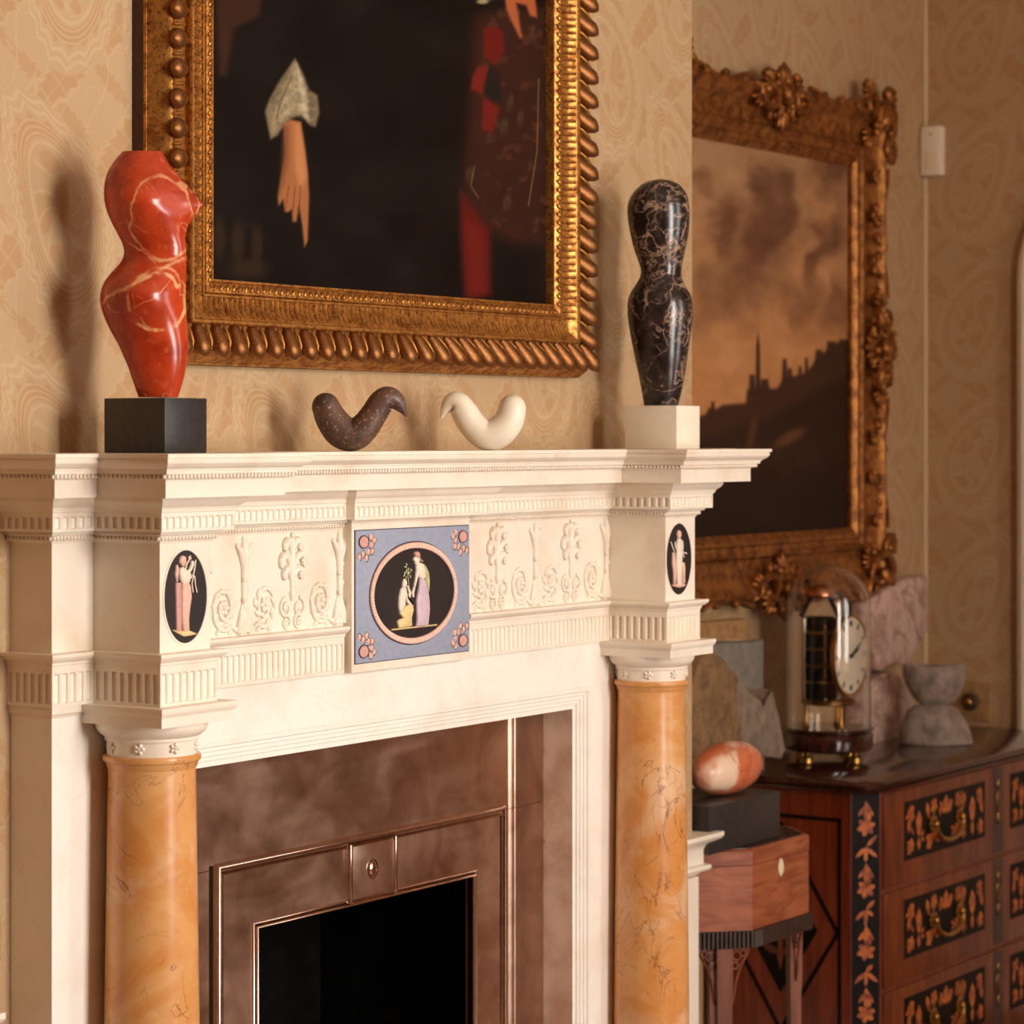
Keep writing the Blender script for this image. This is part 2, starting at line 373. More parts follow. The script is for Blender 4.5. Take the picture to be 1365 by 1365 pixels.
# ------------------------------------------------------------------ mesh helpers
class MB:
    def __init__(s): s.v, s.f = [], []
    def add(s, vs, fs):
        n = len(s.v); s.v += [tuple(v) for v in vs]; s.f += [tuple(i + n for i in f) for f in fs]; return s
    def box(s, x0, x1, y0, y1, z0, z1):
        return s.add([(x0, y0, z0), (x1, y0, z0), (x1, y1, z0), (x0, y1, z0), (x0, y0, z1), (x1, y0, z1), (x1, y1, z1), (x0, y1, z1)],
                     [(3, 2, 1, 0), (4, 5, 6, 7), (0, 1, 5, 4), (1, 2, 6, 5), (2, 3, 7, 6), (3, 0, 4, 7)])
    def bbox(s, x0, x1, y0, y1, z0, z1, b):           # chamfered box
        bm = bmesh.new(); bmesh.ops.create_cube(bm, size=1)
        for v in bm.verts:
            v.co = Vector((x0 if v.co.x < 0 else x1, y0 if v.co.y < 0 else y1, z0 if v.co.z < 0 else z1))
        bmesh.ops.bevel(bm, geom=list(bm.edges), offset=b, segments=2, profile=0.5, affect='EDGES')
        return s.bm(bm)
    def bm(s, bm):
        bm.verts.index_update()
        s.add([v.co[:] for v in bm.verts], [tuple(v.index for v in f.verts) for f in bm.faces]); bm.free(); return s
    def lathe(s, prof, c=(0, 0), n=32, cap=True, a0=0, a1=2 * PI, sx=1.0, sy=1.0):
        full = abs(a1 - a0 - 2 * PI) < 1e-6
        m = n if full else n + 1
        vs = [(c[0] + r * math.cos(a0 + (a1 - a0) * i / n) * sx, c[1] + r * math.sin(a0 + (a1 - a0) * i / n) * sy, z) for r, z in prof for i in range(m)]
        fs = []
        for k in range(len(prof) - 1):
            for i in range(n):
                j = (i + 1) % m
                fs.append((k * m + i, (k + 1) * m + i, (k + 1) * m + j, k * m + j))
        if cap:
            fs.append(tuple(range(m))); fs.append(tuple(reversed(range((len(prof) - 1) * m, len(prof) * m))))
        return s.add(vs, fs)
    def tube(s, path, rad, n=8, flat=None, caps=True):
        P = [Vector(p) for p in path]
        R = rad if isinstance(rad, (list, tuple)) else [rad] * len(P)
        vs, fs = [], []
        prevu = None
        for i, p in enumerate(P):
            t = (P[min(i + 1, len(P) - 1)] - P[max(i - 1, 0)])
            t = t.normalized() if t.length > 1e-9 else Vector((0, 0, 1))
            if prevu is None:
                u = t.cross(Vector((0, 1, 0)))
                if u.length < 1e-3: u = t.cross(Vector((1, 0, 0)))
            else: u = prevu - t * prevu.dot(t)
            u.normalize(); prevu = u; v = t.cross(u)
            for k in range(n):
                a = 2 * PI * k / n
                vs.append(p + (u * math.cos(a) + v * math.sin(a)) * R[i])
        for i in range(len(P) - 1):
            for k in range(n):
                j = (k + 1) % n
                fs.append((i * n + k, i * n + j, (i + 1) * n + j, (i + 1) * n + k))
        if caps:
            fs.append(tuple(reversed(range(n)))); fs.append(tuple(range((len(P) - 1) * n, len(P) * n)))
        return s.add(vs, fs)
    def ell(s, c, ax, ay, az, nu=10, nv=6):            # ellipsoid from three axis vectors
        c = Vector(c); ax, ay, az = Vector(ax), Vector(ay), Vector(az)
        vs = [c + az]
        for j in range(1, nv):
            ph = PI * j / nv
            for i in range(nu):
                th = 2 * PI * i / nu
                vs.append(c + ax * (math.sin(ph) * math.cos(th)) + ay * (math.sin(ph) * math.sin(th)) + az * math.cos(ph))
        vs.append(c - az); fs = []
        for i in range(nu):
            fs.append((0, 1 + i, 1 + (i + 1) % nu))
            for j in range(nv - 2):
                fs.append((1 + j * nu + i, 1 + (j + 1) * nu + i, 1 + (j + 1) * nu + (i + 1) % nu, 1 + j * nu + (i + 1) % nu))
            fs.append((1 + (nv - 2) * nu + i, len(vs) - 1, 1 + (nv - 2) * nu + (i + 1) % nu))
        return s.add(vs, fs)
    def sph(s, c, r, nu=8, nv=5): return s.ell(c, (r, 0, 0), (0, r, 0), (0, 0, r), nu, nv)
    def loft(s, rings, cap=True):
        n = len(rings[0]); vs = [p for r in rings for p in r]; fs = []
        for k in range(len(rings) - 1):
            for i in range(n):
                j = (i + 1) % n
                fs.append((k * n + i, k * n + j, (k + 1) * n + j, (k + 1) * n + i))
        if cap:
            fs.append(tuple(reversed(range(n)))); fs.append(tuple(range((len(rings) - 1) * n, len(rings) * n)))
        return s.add(vs, fs)
    def mesh(s, name, smooth=None):
        me = bpy.data.meshes.new(name); me.from_pydata(s.v, [], s.f); me.update()
        bm = bmesh.new(); bm.from_mesh(me)
        big = [f for f in bm.faces if len(f.verts) > 4]
        if big: bmesh.ops.triangulate(bm, faces=big)
        bmesh.ops.recalc_face_normals(bm, faces=bm.faces)
        if smooth is not None:
            for f in bm.faces: f.smooth = True
            lim = math.radians(smooth)
            for e in bm.edges:
                if len(e.link_faces) == 2 and e.calc_face_angle(0) > lim: e.smooth = False
        bm.to_mesh(me); bm.free()
        return me
    def build(s, name, mat, parent=None, smooth=40, kind=None):
        return link(name, s.mesh(name, smooth), mat, parent, kind)

def link(name, me, mat, parent=None, kind=None):
    o = bpy.data.objects.new(name, me); COL.objects.link(o)
    if mat is not None and not me.materials: me.materials.append(M[mat])
    if parent is not None: o.parent = parent
    if kind: o['kind'] = kind
    return o
def tag(o, label, cat, group=None, kind=None):
    o['label'] = label; o['category'] = cat
    if group: o['group'] = group
    if kind: o['kind'] = kind
    return o
def thing(name, label, cat, group=None):
    o = bpy.data.objects.new(name, None); o.empty_display_size = 0.05; COL.objects.link(o)
    return tag(o, label, cat, group)
def struct(name, mb, mat, label, cat, smooth=None):
    return tag(mb.build(name, mat, None, smooth), label, cat, kind='structure')

def offset_path(path, e):
    P = [Vector(p) for p in path]; out = []
    nr = []
    for a, b in zip(P, P[1:]):
        d = (b - a).normalized(); nr.append(Vector((d.y, -d.x)))
    for i, p in enumerate(P):
        if i == 0: out.append(p + nr[0] * e)
        elif i == len(P) - 1: out.append(p + nr[-1] * e)
        else:
            a, b = nr[i - 1], nr[i]
            m = (a + b) / (1 + a.dot(b)); out.append(p + m * e)
    return out
def sweep(mb, prof, path, back=0.2):
    """mouldings: profile [(projection, z)] top to bottom, mitred along a plan path, closed towards the wall"""
    rows = []
    for e, z in prof:
        q = offset_path(path, e)
        rows.append([(p.x, p.y, z) for p in q] + [(q[-1].x, back, z), (q[0].x, back, z)])
    n = len(rows[0]); vs = [p for r in rows for p in r]; fs = []
    for k in range(len(rows) - 1):
        for i in range(n):
            j = (i + 1) % n
            fs.append((k * n + i, (k + 1) * n + i, (k + 1) * n + j, k * n + j))
    fs.append(tuple(range(n))); fs.append(tuple(reversed(range((len(rows) - 1) * n, len(rows) * n))))
    return mb.add(vs, fs)
def catmull(pts, n=6):
    P = [Vector(p) for p in pts]; out = []
    for i in range(len(P) - 1):
        a, b, c, d = P[max(i - 1, 0)], P[i], P[i + 1], P[min(i + 2, len(P) - 1)]
        for k in range(n):
            t = k / n
            out.append(0.5 * ((2 * b) + (c - a) * t + (2 * a - 5 * b + 4 * c - d) * t * t + (3 * b - a - 3 * c + d) * t ** 3))
    out.append(P[-1]); return out

# ------------------------------------------------------------------ room shell
YW, YA, XB, XR = 0.2, 0.667, 1.828, 3.932          # chimney breast, alcove back wall, breast corner, right wall
ZC = 3.5
mid = 0.743
OPX0, OPX1, OPZ = 0.14, 1.346, 1.10
mb = MB()
mb.box(-1.2, OPX0, YW, YA + 0.5, 0, ZC); mb.box(OPX1, XB, YW, YA + 0.5, 0, ZC); mb.box(OPX0, OPX1, YW, YA + 0.5, OPZ, ZC)
struct('wall_fireplace', mb, 'paper_x', 'chimney breast wall in tan damask wallpaper behind the mantelpiece', 'wall')
struct('wall_alcove', MB().box(XB, XR + 0.2, YA, YA + 0.2, 0, ZC), 'paper_alcove', 'recessed alcove wall in tan damask wallpaper behind the rococo picture', 'wall')
struct('wall_alcove_left', MB().box(-5.0, -1.2, YA, YA + 0.2, 0, ZC), 'plain_wall', 'papered alcove wall beyond the chimney breast', 'wall')
struct('wall_left', MB().box(-5.0, -4.8, -4.3, YA, 0, ZC), 'plain_wall', 'papered side wall of the room facing the alcove', 'wall')
mb = MB()
struct('wall_right', mb.box(XR, XR + 0.2, -4.3, YA, 0, ZC), 'paper_y', 'papered side wall with white sensor and arched door', 'wall')
struct('floor', MB().box(-5.0, XR + 0.2, -4.3, YA + 0.6, -0.1, 0), 'floor', 'dark oak floor of the room', 'floor')
struct('ceiling', MB().box(-5.0, XR + 0.2, -4.3, YA + 0.6, ZC, ZC + 0.1), 'ceiling', 'plain off white ceiling of the room', 'ceiling')
mb = MB(); xs = [-5.0]
for wx, k in sorted(WIN): xs += [wx - WIN_W / 2, wx + WIN_W / 2]
xs.append(XR + 0.2)
for i in range(0, len(xs), 2): mb.box(xs[i], xs[i + 1], WIN_Y - 0.70, WIN_Y, 0, ZC)  # unseen wall, thickened so its deep reveals hold daylight off the alcove
for wx, k in WIN:
    mb.box(wx - WIN_W / 2, wx + WIN_W / 2, WIN_Y - 0.70, WIN_Y, 0, WIN_Z0); mb.box(wx - WIN_W / 2, wx + WIN_W / 2, WIN_Y - 0.70, WIN_Y, WIN_Z1, ZC)
struct('wall_back', mb, 'plain_wall', 'window wall facing the fireplace', 'wall')
for i, (wx, k) in enumerate(WIN):
    mb = MB(); t = 0.022
    for s in (-1, 1): mb.box(wx + s * WIN_W / 2 - t, wx + s * WIN_W / 2 + t, WIN_Y - 0.58, WIN_Y - 0.52, WIN_Z0, WIN_Z1)
    mb.box(wx - 0.012, wx + 0.012, WIN_Y - 0.57, WIN_Y - 0.54, WIN_Z0, WIN_Z1)
    for q in range(5):
        z = WIN_Z0 + (WIN_Z1 - WIN_Z0) * q / 4; tt = 0.025 if q in (0, 2, 4) else 0.012
        mb.box(wx - WIN_W / 2, wx + WIN_W / 2, WIN_Y - 0.57, WIN_Y - 0.54, z - tt, z + tt)
    struct('window_%d' % (i + 1), mb, 'paint', 'tall white sash window facing the fireplace', 'window')['group'] = 'sash windows facing the fireplace'

# corner beading, dado rails, skirting, arched doorway
struct('trim_1', MB().bbox(XR - 0.012, XR, YA - 0.011, YA, 0.785, 2.262, 0.003), 'cable', 'thin white cable trunking down the alcove corner below the sensor', 'trim')
struct('trim_2', MB().bbox(XR - 0.012, XR, YA - 0.011, YA, 2.40, ZC, 0.003), 'cable', 'thin white cable trunking up the alcove corner above the sensor', 'trim')
def rail(path, back):
    mb = MB()
    pr = [(0.0, 0.777), (0.047, 0.777), (0.047, 0.769), (0.043, 0.764), (0.030, 0.757), (0.021, 0.750), (0.017, 0.742), (0.017, 0.715), (0.027, 0.712), (0.029, 0.707), (0.026, 0.702), (0.014, 0.699), (0.008, 0.692), (0.0, 0.690)]
    return sweep(mb, pr, path, back)
struct('trim_3', rail([(1.572, YW), (XB, YW), (XB, YA - 0.002)], YW + 0.004), 'paint', 'white moulded dado rail end beside the veined yellow column and walnut caddy', 'trim', 30)
struct('trim_4', rail([(-1.15, YW), (-0.14, YW)], YW + 0.004), 'paint', 'white moulded dado rail on the wall beside the fireplace pilaster', 'trim', 30)
struct('trim_5', MB().box(1.572, XB + 0.006, YW - 0.012, YW, 0.15, 0.69), 'paint', 'white painted dado panel below the short dado rail', 'trim')
struct('baseboard_alcove', MB().box(XB + 0.01, 3.9, YA - 0.02, YA, 0, 0.14), 'paint', 'white skirting board behind the commode', 'baseboard')
mb = MB()
yd0, yd1, zs = 0.385, -0.75, 1.98
pts = [(yd0, 0.0), (yd0, zs)] + [((yd0 + yd1) / 2 + (yd0 - yd1) / 2 * math.cos(PI * k / 24), zs + 0.42 * math.sin(PI * k / 24)) for k in range(1, 24)] + [(yd1, zs), (yd1, 0.0)]
ins = [((yd0 + yd1) / 2 + (y - (yd0 + yd1) / 2) * 0.86, (z if z <= zs else zs + (z - zs) * 0.84)) for y, z in pts]
rings = []
for dx, P in ((0, pts), (-0.03, pts), (-0.04, [(a[0] * .8 + b[0] * .2, a[1] * .8 + b[1] * .2) for a, b in zip(pts, ins)]), (-0.035, ins), (0, ins)):
    rings.append([(XR + dx, y, z) for y, z in P])
n = len(pts); vs = [p for r in rings for p in r]
fs = [(k * n + i, k * n + i + 1, (k + 1) * n + i + 1, (k + 1) * n + i) for k in range(4) for i in range(n - 1)]
mb.add(vs, fs)
dr = struct('door_1', mb, 'paint', 'white arched doorway in the side wall past the commode', 'door', 30)
mb = MB(); mb.add([(XR - 0.004, y, z) for y, z in ins], [tuple(range(len(ins)))]); mb.build('door_panel', 'paint', dr, None)

# ------------------------------------------------------------------ chimneypiece
cp = thing('chimneypiece', 'carved white marble chimneypiece with yellow marble columns and blue jasper plaque', 'fireplace')
B0, B1 = 0.0, 0.107                      # left column block; the right one mirrors about mid
mir = lambda x: 2 * mid - x
YP = 0.122                               # frieze and pilaster plane
PL0, PL1, YT = 0.579, 0.907, 0.105       # central tablet
LEFT = [(-0.083, YW), (-0.083, YP), (B0, YP), (B0, 0), (B1, 0), (B1, YP)]
RIGHT = [(mir(x), y) for x, y in reversed(LEFT)]
PA = LEFT + RIGHT
TAB = [(PL0, YP), (PL0, YT), (PL1, YT), (PL1, YP)]
PB = LEFT + TAB + RIGHT
LH = LEFT + [(PL0 - 0.006, YP)]
RH = [(PL1 + 0.003, YP)] + RIGHT

mb = sweep(MB(), [(0.104, 1.536), (0.104, 1.5305), (0.1005, 1.5300), (0.1005, 1.5285), (0.1015, 1.5275), (0.1005, 1.5235), (0.097, 1.5195), (0.0925, 1.5172), (0.0905, 1.5155), (0.0905, 1.5140), (0.0880, 1.5135), (0.0878, 1.509),
                 (0.083, 1.509), (0.083, 1.5025), (0.0755, 1.5015), (0.075, 1.500), (0.075, 1.4767), (0.035, 1.4767)], PA)
shelf = mb.build('mantel_shelf', 'marble', cp, 25)
def beads(path, e, z, r, pitch, parent, name):
    mb = MB(); q = offset_path(path, e)
    for a, b in zip(q, q[1:]):
        L = (b - a).length; n = max(1, int(L / pitch)); d = (b - a) / n
        for k in range(n):
            p = a + d * (k + 0.5); mb.ell((p.x, p.y, z), (r, 0, 0), (0, r, 0), (0, 0, r * 1.15), 6, 4)
    return mb.build(name, 'marble', parent, 60, 'stuff')
beads(PA, 0.0835, 1.5055, 0.0030, 0.0075, shelf, 'bead_row')
bed = sweep(MB(), [(0.0385, 1.4767), (0.0385, 1.4725), (0.0375, 1.470), (0.034, 1.4655), (0.0295, 1.4625), (0.0275, 1.459), (0.0272, 1.456), (0.0245, 1.455), (0.0245, 1.4535), (0.02, 1.4535)], PB).build('bed_moulding', 'marble', cp, 25)

def fluted(path, e, z0, z1, name, pitch=0.0132, m=0.004, dep=0.0042, skip=()):
    mb = MB(); q = offset_path(path, e)
    for si, (a, b) in enumerate(zip(q, q[1:])):
        L = (b - a).length
        d = (b - a).normalized(); nr = Vector((d.y, -d.x))
        n = int((L - 0.004) / pitch)
        if n < 2:
            mb.add([(a.x, a.y, z0), (b.x, b.y, z0), (b.x, b.y, z1), (a.x, a.y, z1)], [(0, 1, 2, 3)]); continue
        p = (L - 0.003) / n; s0 = 0.0015
        ss, dd = [0.0], [0.0]
        for k in range(n):
            c = s0 + (k + 0.5) * p; hw = p * 0.34
            for t in (-1, -0.8, -0.3, 0.3, 0.8, 1):
                ss.append(c + t * hw); dd.append(-dep * math.sqrt(max(0, 1 - t * t)) if abs(t) < 1 else 0)
        ss.append(L); dd.append(0.0)
        zz = [z0, z0 + m, z0 + m + 0.0015, z1 - m - 0.0025, z1 - m, z1]; kk = [0, 0, 1, 1, 0, 0]
        vs = []
        for z, f in zip(zz, kk):
            for s_, d_ in zip(ss, dd):
                c = a + d * s_ + nr * (d_ * f); vs.append((c.x, c.y, z))
        w_ = len(ss)
        mb.add(vs, [(r * w_ + i, r * w_ + i + 1, (r + 1) * w_ + i + 1, (r + 1) * w_ + i) for r in range(5) for i in range(w_ - 1)])
    return mb.build(name, 'marble', cp, 35)
fluted(PB, 0.0242, 1.4285, 1.4535, 'fluted_band')
sweep(MB(), [(0.016, 1.4535), (0.016, 1.4285)], PB).build('band_core', 'marble', cp, None)
for path in (LH, RH):
    t = sweep(MB(), [(0.0235, 1.4285), (0.0135, 1.4285), (0.0135, 1.4245), (0.009, 1.4235), (0.007, 1.4215), (0.007, 1.4165), (0.003, 1.4155), (0.0012, 1.412), (0.0, 1.412)], path).build('astragal_moulding', 'marble', cp, 25)
    beads(path, 0.0075, 1.419, 0.0026, 0.0068, t, 'bead_row')
    sweep(MB(), [(0.0, 1.2615), (0.019, 1.2612), (0.019, 1.257), (0.0175, 1.2545), (0.0135, 1.251), (0.0095, 1.249), (0.0092, 1.2455), (0.0075, 1.2445), (0.0072, 1.239), (0.0, 1.239)], path).build('frieze_base_moulding', 'marble', cp, 25)
    fluted(path, 0.0070, 1.1875, 1.239, 'fluted_band', m=0.005)
    sweep(MB(), [(0.001, 1.239), (0.001, 1.1875)], path).build('band_core', 'marble', cp, None)
# small cap on the pilasters, abaci over the columns
for path in (LEFT[:3], RIGHT[-3:]):
    sweep(MB(), [(0.0, 1.1875), (0.005, 1.1875), (0.005, 1.178), (0.002, 1.176), (0.0, 1.172)], path).build('pilaster_cap', 'marble', cp, 25)
for path in (LEFT[2:], RIGHT[:4]):
    sweep(MB(), [(0.0, 1.1885), (0.0284, 1.1885), (0.0288, 1.184), (0.0275, 1.180), (0.0255, 1.1775), (0.0245, 1.1755), (0.0244, 1.162), (0.0, 1.162)], path, YP + 0.02).build('abacus', 'marble', cp, 25)
# frieze blocks, panels, pilasters, lintel
def cboxes(x0, x1): return (x0, x1) if x0 < x1 else (x1, x0)
blocks = []
for s in (0, 1):
    f = (lambda x: x) if s == 0 else mir
    x0, x1 = cboxes(f(B0), f(B1))
    blocks.append(MB().box(x0, x1, 0, YP + 0.02, 1.239, 1.4285).build('frieze_block', 'marble', cp, None))
    x0, x1 = cboxes(f(-0.083), f(B0))
    MB().box(x0, x1, YP, YW, 1.176, 1.4285).build('pilaster_block', 'marble', cp, None)
    x0, x1 = cboxes(f(-0.083), f(0.0))
    MB().box(x0, x1, YP, YW - 0.001, 0.12, 1.176).build('pilaster', 'marble_white', cp, None)
    MB().bbox(x0 - 0.012, x1 + 0.006, -0.045, YW, 0.0, 0.12, 0.004).build('plinth_block', 'marble_white', cp, None)
panels = []
for x0, x1 in ((B1, PL0), (PL1, mir(B1))):
    panels.append(MB().box(x0, x1, YP, YW, 1.1875, 1.4285).build('frieze_panel', 'marble', cp, None))
ARX, ARZ, ARW = 0.532, 1.071, 0.038       # architrave inner half width, inner top, band width
MB().box(B0, mir(B0), YP, YW - 0.001, ARZ + 0.03, 1.1875).build('lintel', 'marble_white', cp, None)
mb = MB()
for s in (-1, 1):
    x0, x1 = cboxes(mid + s * (ARX + 0.03), mir(B0) if s > 0 else B0); mb = MB().box(x0, x1, YP, YW - 0.001, 0.12, ARZ + 0.03); mb.build('jamb', 'marble_white', cp, None)
# stepped architrave round the opening
steps = [(0.038, 0.1185), (0.0365, 0.117), (0.031, 0.1175), (0.029, 0.122), (0.024, 0.1215), (0.0225, 0.125), (0.0165, 0.1245), (0.015, 0.128), (0.0095, 0.1275), (0.008, 0.132), (0.0, 0.132)]
mb = MB(); rows = []
for w_, y_ in steps:
    rows.append([(mid - ARX - w_, y_, 0.0), (mid - ARX - w_, y_, ARZ + w_), (mid + ARX + w_, y_, ARZ + w_), (mid + ARX + w_, y_, 0.0)])
vs = [p for r in rows for p in r]
mb.add(vs, [(k * 4 + i, k * 4 + i + 1, (k + 1) * 4 + i + 1, (k + 1) * 4 + i) for k in range(len(rows) - 1) for i in range(3)])
mb.build('architrave_moulding', 'marble_white', cp, 20)
for s in (-1, 1):
    x0, x1 = cboxes(mid + s * ARX, mid + s * (ARX + 0.06))
    MB().box(x0, x1, 0.1322, 0.199, 0.0, ARZ + 0.028).build('slip', 'slip', cp, None)
MB().box(mid - ARX, mid + ARX, 0.1322, 0.199, ARZ, ARZ + 0.028).build('slip', 'slip', cp, None)
# columns
def rosette(mb, c, nrm, r, n=5):
    nrm = Vector(nrm).normalized(); up = Vector((0, 0, 1)); sd = up.cross(nrm).normalized(); c = Vector(c)
    for k in range(n):
        a = 2 * PI * k / n; d = sd * math.cos(a) + up * math.sin(a)
        t = nrm.cross(d)
        mb.ell(c + d * r * 0.55, d * r * 0.45, t * r * 0.36, nrm * r * 0.35, 6, 4)
    mb.ell(c + nrm * r * 0.15, sd * r * 0.25, up * r * 0.25, nrm * r * 0.3, 6, 4)
for s in (0, 1):
    cx_ = 0.0535 if s == 0 else mir(0.0535); cy_ = 0.0605
    cap = MB().lathe([(0.060, 1.1165), (0.0625, 1.1165), (0.0630, 1.124), (0.0630, 1.136), (0.0655, 1.1365), (0.0665, 1.139), (0.0655, 1.1415), (0.0665, 1.1425), (0.0690, 1.1435), (0.0745, 1.148), (0.0775, 1.153), (0.0785, 1.157), (0.0785, 1.162), (0.05, 1.162)], (cx_, cy_), 48).build('capital', 'marble', cp, 30)
    for k in range(8):
        a = -PI / 2 - 0.35 + k * PI / 4
        mb = MB(); nr = (math.cos(a), math.sin(a), 0)
        rosette(mb, (cx_ + 0.0635 * nr[0], cy_ + 0.0635 * nr[1], 1.1285), nr, 0.0088)
        mb.build('rosette', 'marble', cap, 60)
    pr = [(0.058, 1.1165), (0.0665, 1.1165), (0.0685, 1.1145), (0.0690, 1.111), (0.0680, 1.108), (0.0655, 1.1065), (0.0645, 1.1045), (0.0635, 1.100), (0.0615, 1.097), (0.0612, 1.09)]
    for k in range(12):
        t = (k + 1) / 12.0; z = 1.09 - t * 0.88; pr.append((0.0612 + 0.0088 * math.sin(t * PI * 0.5), z))
    MB().lathe(pr, (cx_, cy_), 48).build('column_shaft', 'siena', cp, 30)
    MB().lathe([(0.070, 0.21), (0.078, 0.205), (0.078, 0.19), (0.073, 0.18), (0.073, 0.17), (0.086, 0.16), (0.089, 0.145), (0.086, 0.13), (0.086, 0.12)], (cx_, cy_), 40).build('column_base', 'marble', cp, 30)

# carved relief on the two frieze panels
def spiral(cx_, cz_, r0, r1, a0, turns, y, n=26, sq=1.0):
    return [(cx_ + sq * (r0 + (r1 - r0) * k / n) * math.cos(a0 + turns * 2 * PI * k / n), y, cz_ + (r0 + (r1 - r0) * k / n) * 1.08 * math.sin(a0 + turns * 2 * PI * k / n)) for k in range(n + 1)]
ZB = 1.2625
def clipx(me_mb, x0, x1):
    for i, v in enumerate(me_mb.v):
        if v[0] < x0: me_mb.v[i] = (x0, v[1], v[2])
        if v[0] > x1: me_mb.v[i] = (x1, v[1], v[2])
def candelabrum(xc, parent, x0, x1):
    mb = MB(); y = YP
    for k in range(-2, 3):          # bell of leaves at the foot
        mb.tube([(xc + k * 0.0015, y, ZB + 0.046), (xc + k * 0.0045, y - 0.001, ZB + 0.022), (xc + k * 0.0075, y - 0.001, ZB + 0.004)], [0.0030, 0.0062, 0.0058], 6)
    mb.tube([(xc, y, ZB + 0.04), (xc, y, ZB + 0.075), (xc, y, ZB + 0.105), (xc, y, ZB + 0.12)], [0.0062, 0.0066, 0.0075, 0.0095], 8)
    for k in range(4): mb.sph((xc + (0.003 if k % 2 else -0.003), y - 0.003, ZB + 0.052 + 0.015 * k), 0.0046, 6, 4)
    mb.tube([(xc, y, ZB + 0.108), (xc, y - 0.001, ZB + 0.128), (xc, y, ZB + 0.147)], [0.005, 0.0082, 0.004], 8)
    for s in (-1, 1):
        mb.tube([(xc + s * 0.002, y, ZB + 0.098), (xc + s * 0.006, y - 0.001, ZB + 0.118), (xc + s * 0.012, y - 0.001, ZB + 0.128), (xc + s * 0.019, y - 0.001, ZB + 0.136)], [0.004, 0.0066, 0.006, 0.0025], 6)
        mb.sph((xc + s * 0.0165, y - 0.002, ZB + 0.131), 0.0032, 6, 4)
    clipx(mb, x0, x1)
    mb.build('candelabrum', 'marble', parent, 60)
def palmette(xc, parent, x0, x1):
    mb = MB(); y = YP
    mb.tube([(xc, y, ZB + 0.045), (xc, y, ZB + 0.056), (xc, y, ZB + 0.062), (xc, y, ZB + 0.09), (xc, y, ZB + 0.13), (xc, y, ZB + 0.146)], [0.004, 0.0075, 0.0048, 0.0065, 0.0055, 0.004], 8)
    for zt, rch, hh in ((0.088, 0.020, 0.014), (0.108, 0.027, 0.018), (0.131, 0.018, 0.013)):
        for s in (-1, 1):
            P = catmull([(xc + s * 0.001, y, ZB + zt - hh), (xc + s * rch * 0.38, y - 0.001, ZB + zt + 0.002), (xc + s * rch * 0.75, y - 0.001, ZB + zt + hh * 0.42), (xc + s * rch, y - 0.001, ZB + zt + 0.001), (xc + s * rch * 1.02, y - 0.001, ZB + zt - hh * 0.55)], 4)
            m_ = len(P); mb.tube(P, [0.003 + 0.0042 * math.sin(PI * min(1, (i + 1) / m_) * 0.8) for i in range(m_)], 6)
            for q in range(3): mb.sph((xc + s * rch * (0.7 + 0.16 * q), y - 0.003, ZB + zt + hh * (0.3 - 0.42 * q)), 0.0040, 6, 4)
    mb.sph((xc, y - 0.002, ZB + 0.145), 0.005, 6, 4)
    for s in (-1, 1):
        mb.tube(spiral(xc + s * 0.0165, ZB + 0.034, 0.0145, 0.004, PI / 2 if s > 0 else PI / 2, -s * 1.3, y, 20), 0.0036, 6)
        mb.tube(spiral(xc + s * 0.0150, ZB + 0.012, 0.0110, 0.003, PI / 2, s * 1.2, y, 18), 0.0033, 6)
        mb.ell((xc + s * 0.0165, y - 0.001, ZB + 0.034), (0.005, 0, 0.002), (0, 0.003, 0), (-0.002, 0, 0.006), 6, 4)
        mb.ell((xc + s * 0.015, y - 0.001, ZB + 0.010), (0.004, 0, -0.002), (0, 0.003, 0), (0.001, 0, 0.004), 6, 4)
    clipx(mb, x0, x1)
    mb.build('palmette', 'marble', parent, 60)
def scroll(xc, s, parent, x0, x1):
    mb = MB(); y = YP; cx_ = xc + s * 0.049; cz_ = ZB + 0.042
    P = [(xc + s * 0.008, y, ZB + 0.004), (xc + s * 0.020, y, ZB + 0.004)]
    P += spiral(cx_, cz_, 0.0325, 0.010, PI + 0.9 if s > 0 else -0.9, s * 1.45, y, 34, 0.86)
    mb.tube(catmull(P[:2], 2)[:-1] + P[2:], 0.0040, 6)
    for k in range(9):               # leaves on the scroll
        a = k * 2 * PI / 9 + 0.2; rr = 0.0245 + 0.002 * math.sin(k * 2.1)
        d = Vector((math.cos(a + PI / 2 + 0.35 * s), 0, math.sin(a + PI / 2 + 0.35 * s))); t = Vector((-d.z, 0, d.x))
        mb.ell((cx_ + 0.86 * rr * math.cos(a), y - 0.0005, cz_ + rr * 1.05 * math.sin(a)), d * 0.0085, Vector((0, 0.0045, 0)), t * 0.0048, 6, 4)
    rosette(mb, (cx_, y - 0.001, cz_), (0, -1, 0), 0.0135, 6)
    for k in range(4):
        mb.ell((cx_ + s * (0.012 - 0.014 * k), y - 0.0005, ZB + 0.006 + 0.003 * (k % 2)), (0.006, 0, 0.002 * (-1) ** k), (0, 0.0045, 0), (-0.001, 0, 0.0045), 6, 4)
    clipx(mb, x0, x1)
    mb.build('acanthus_scroll', 'marble', parent, 60)
for pnl, xs_c, xs_p, x0, x1 in ((panels[0], (0.116, 0.332, 0.5685), (0.224, 0.4485), B1, PL0), (panels[1], (0.9165, 1.136, 1.3725), (1.0165, 1.2525), PL1, mir(B1))):
    for xc in xs_c:
        candelabrum(xc, pnl, x0, x1)
        for s in (-1, 1):
            if x0 + 0.02 < xc + s * 0.049 < x1 - 0.01: scroll(xc, s, pnl, x0, x1)
    for xc in xs_p: palmette(xc, pnl, x0, x1)

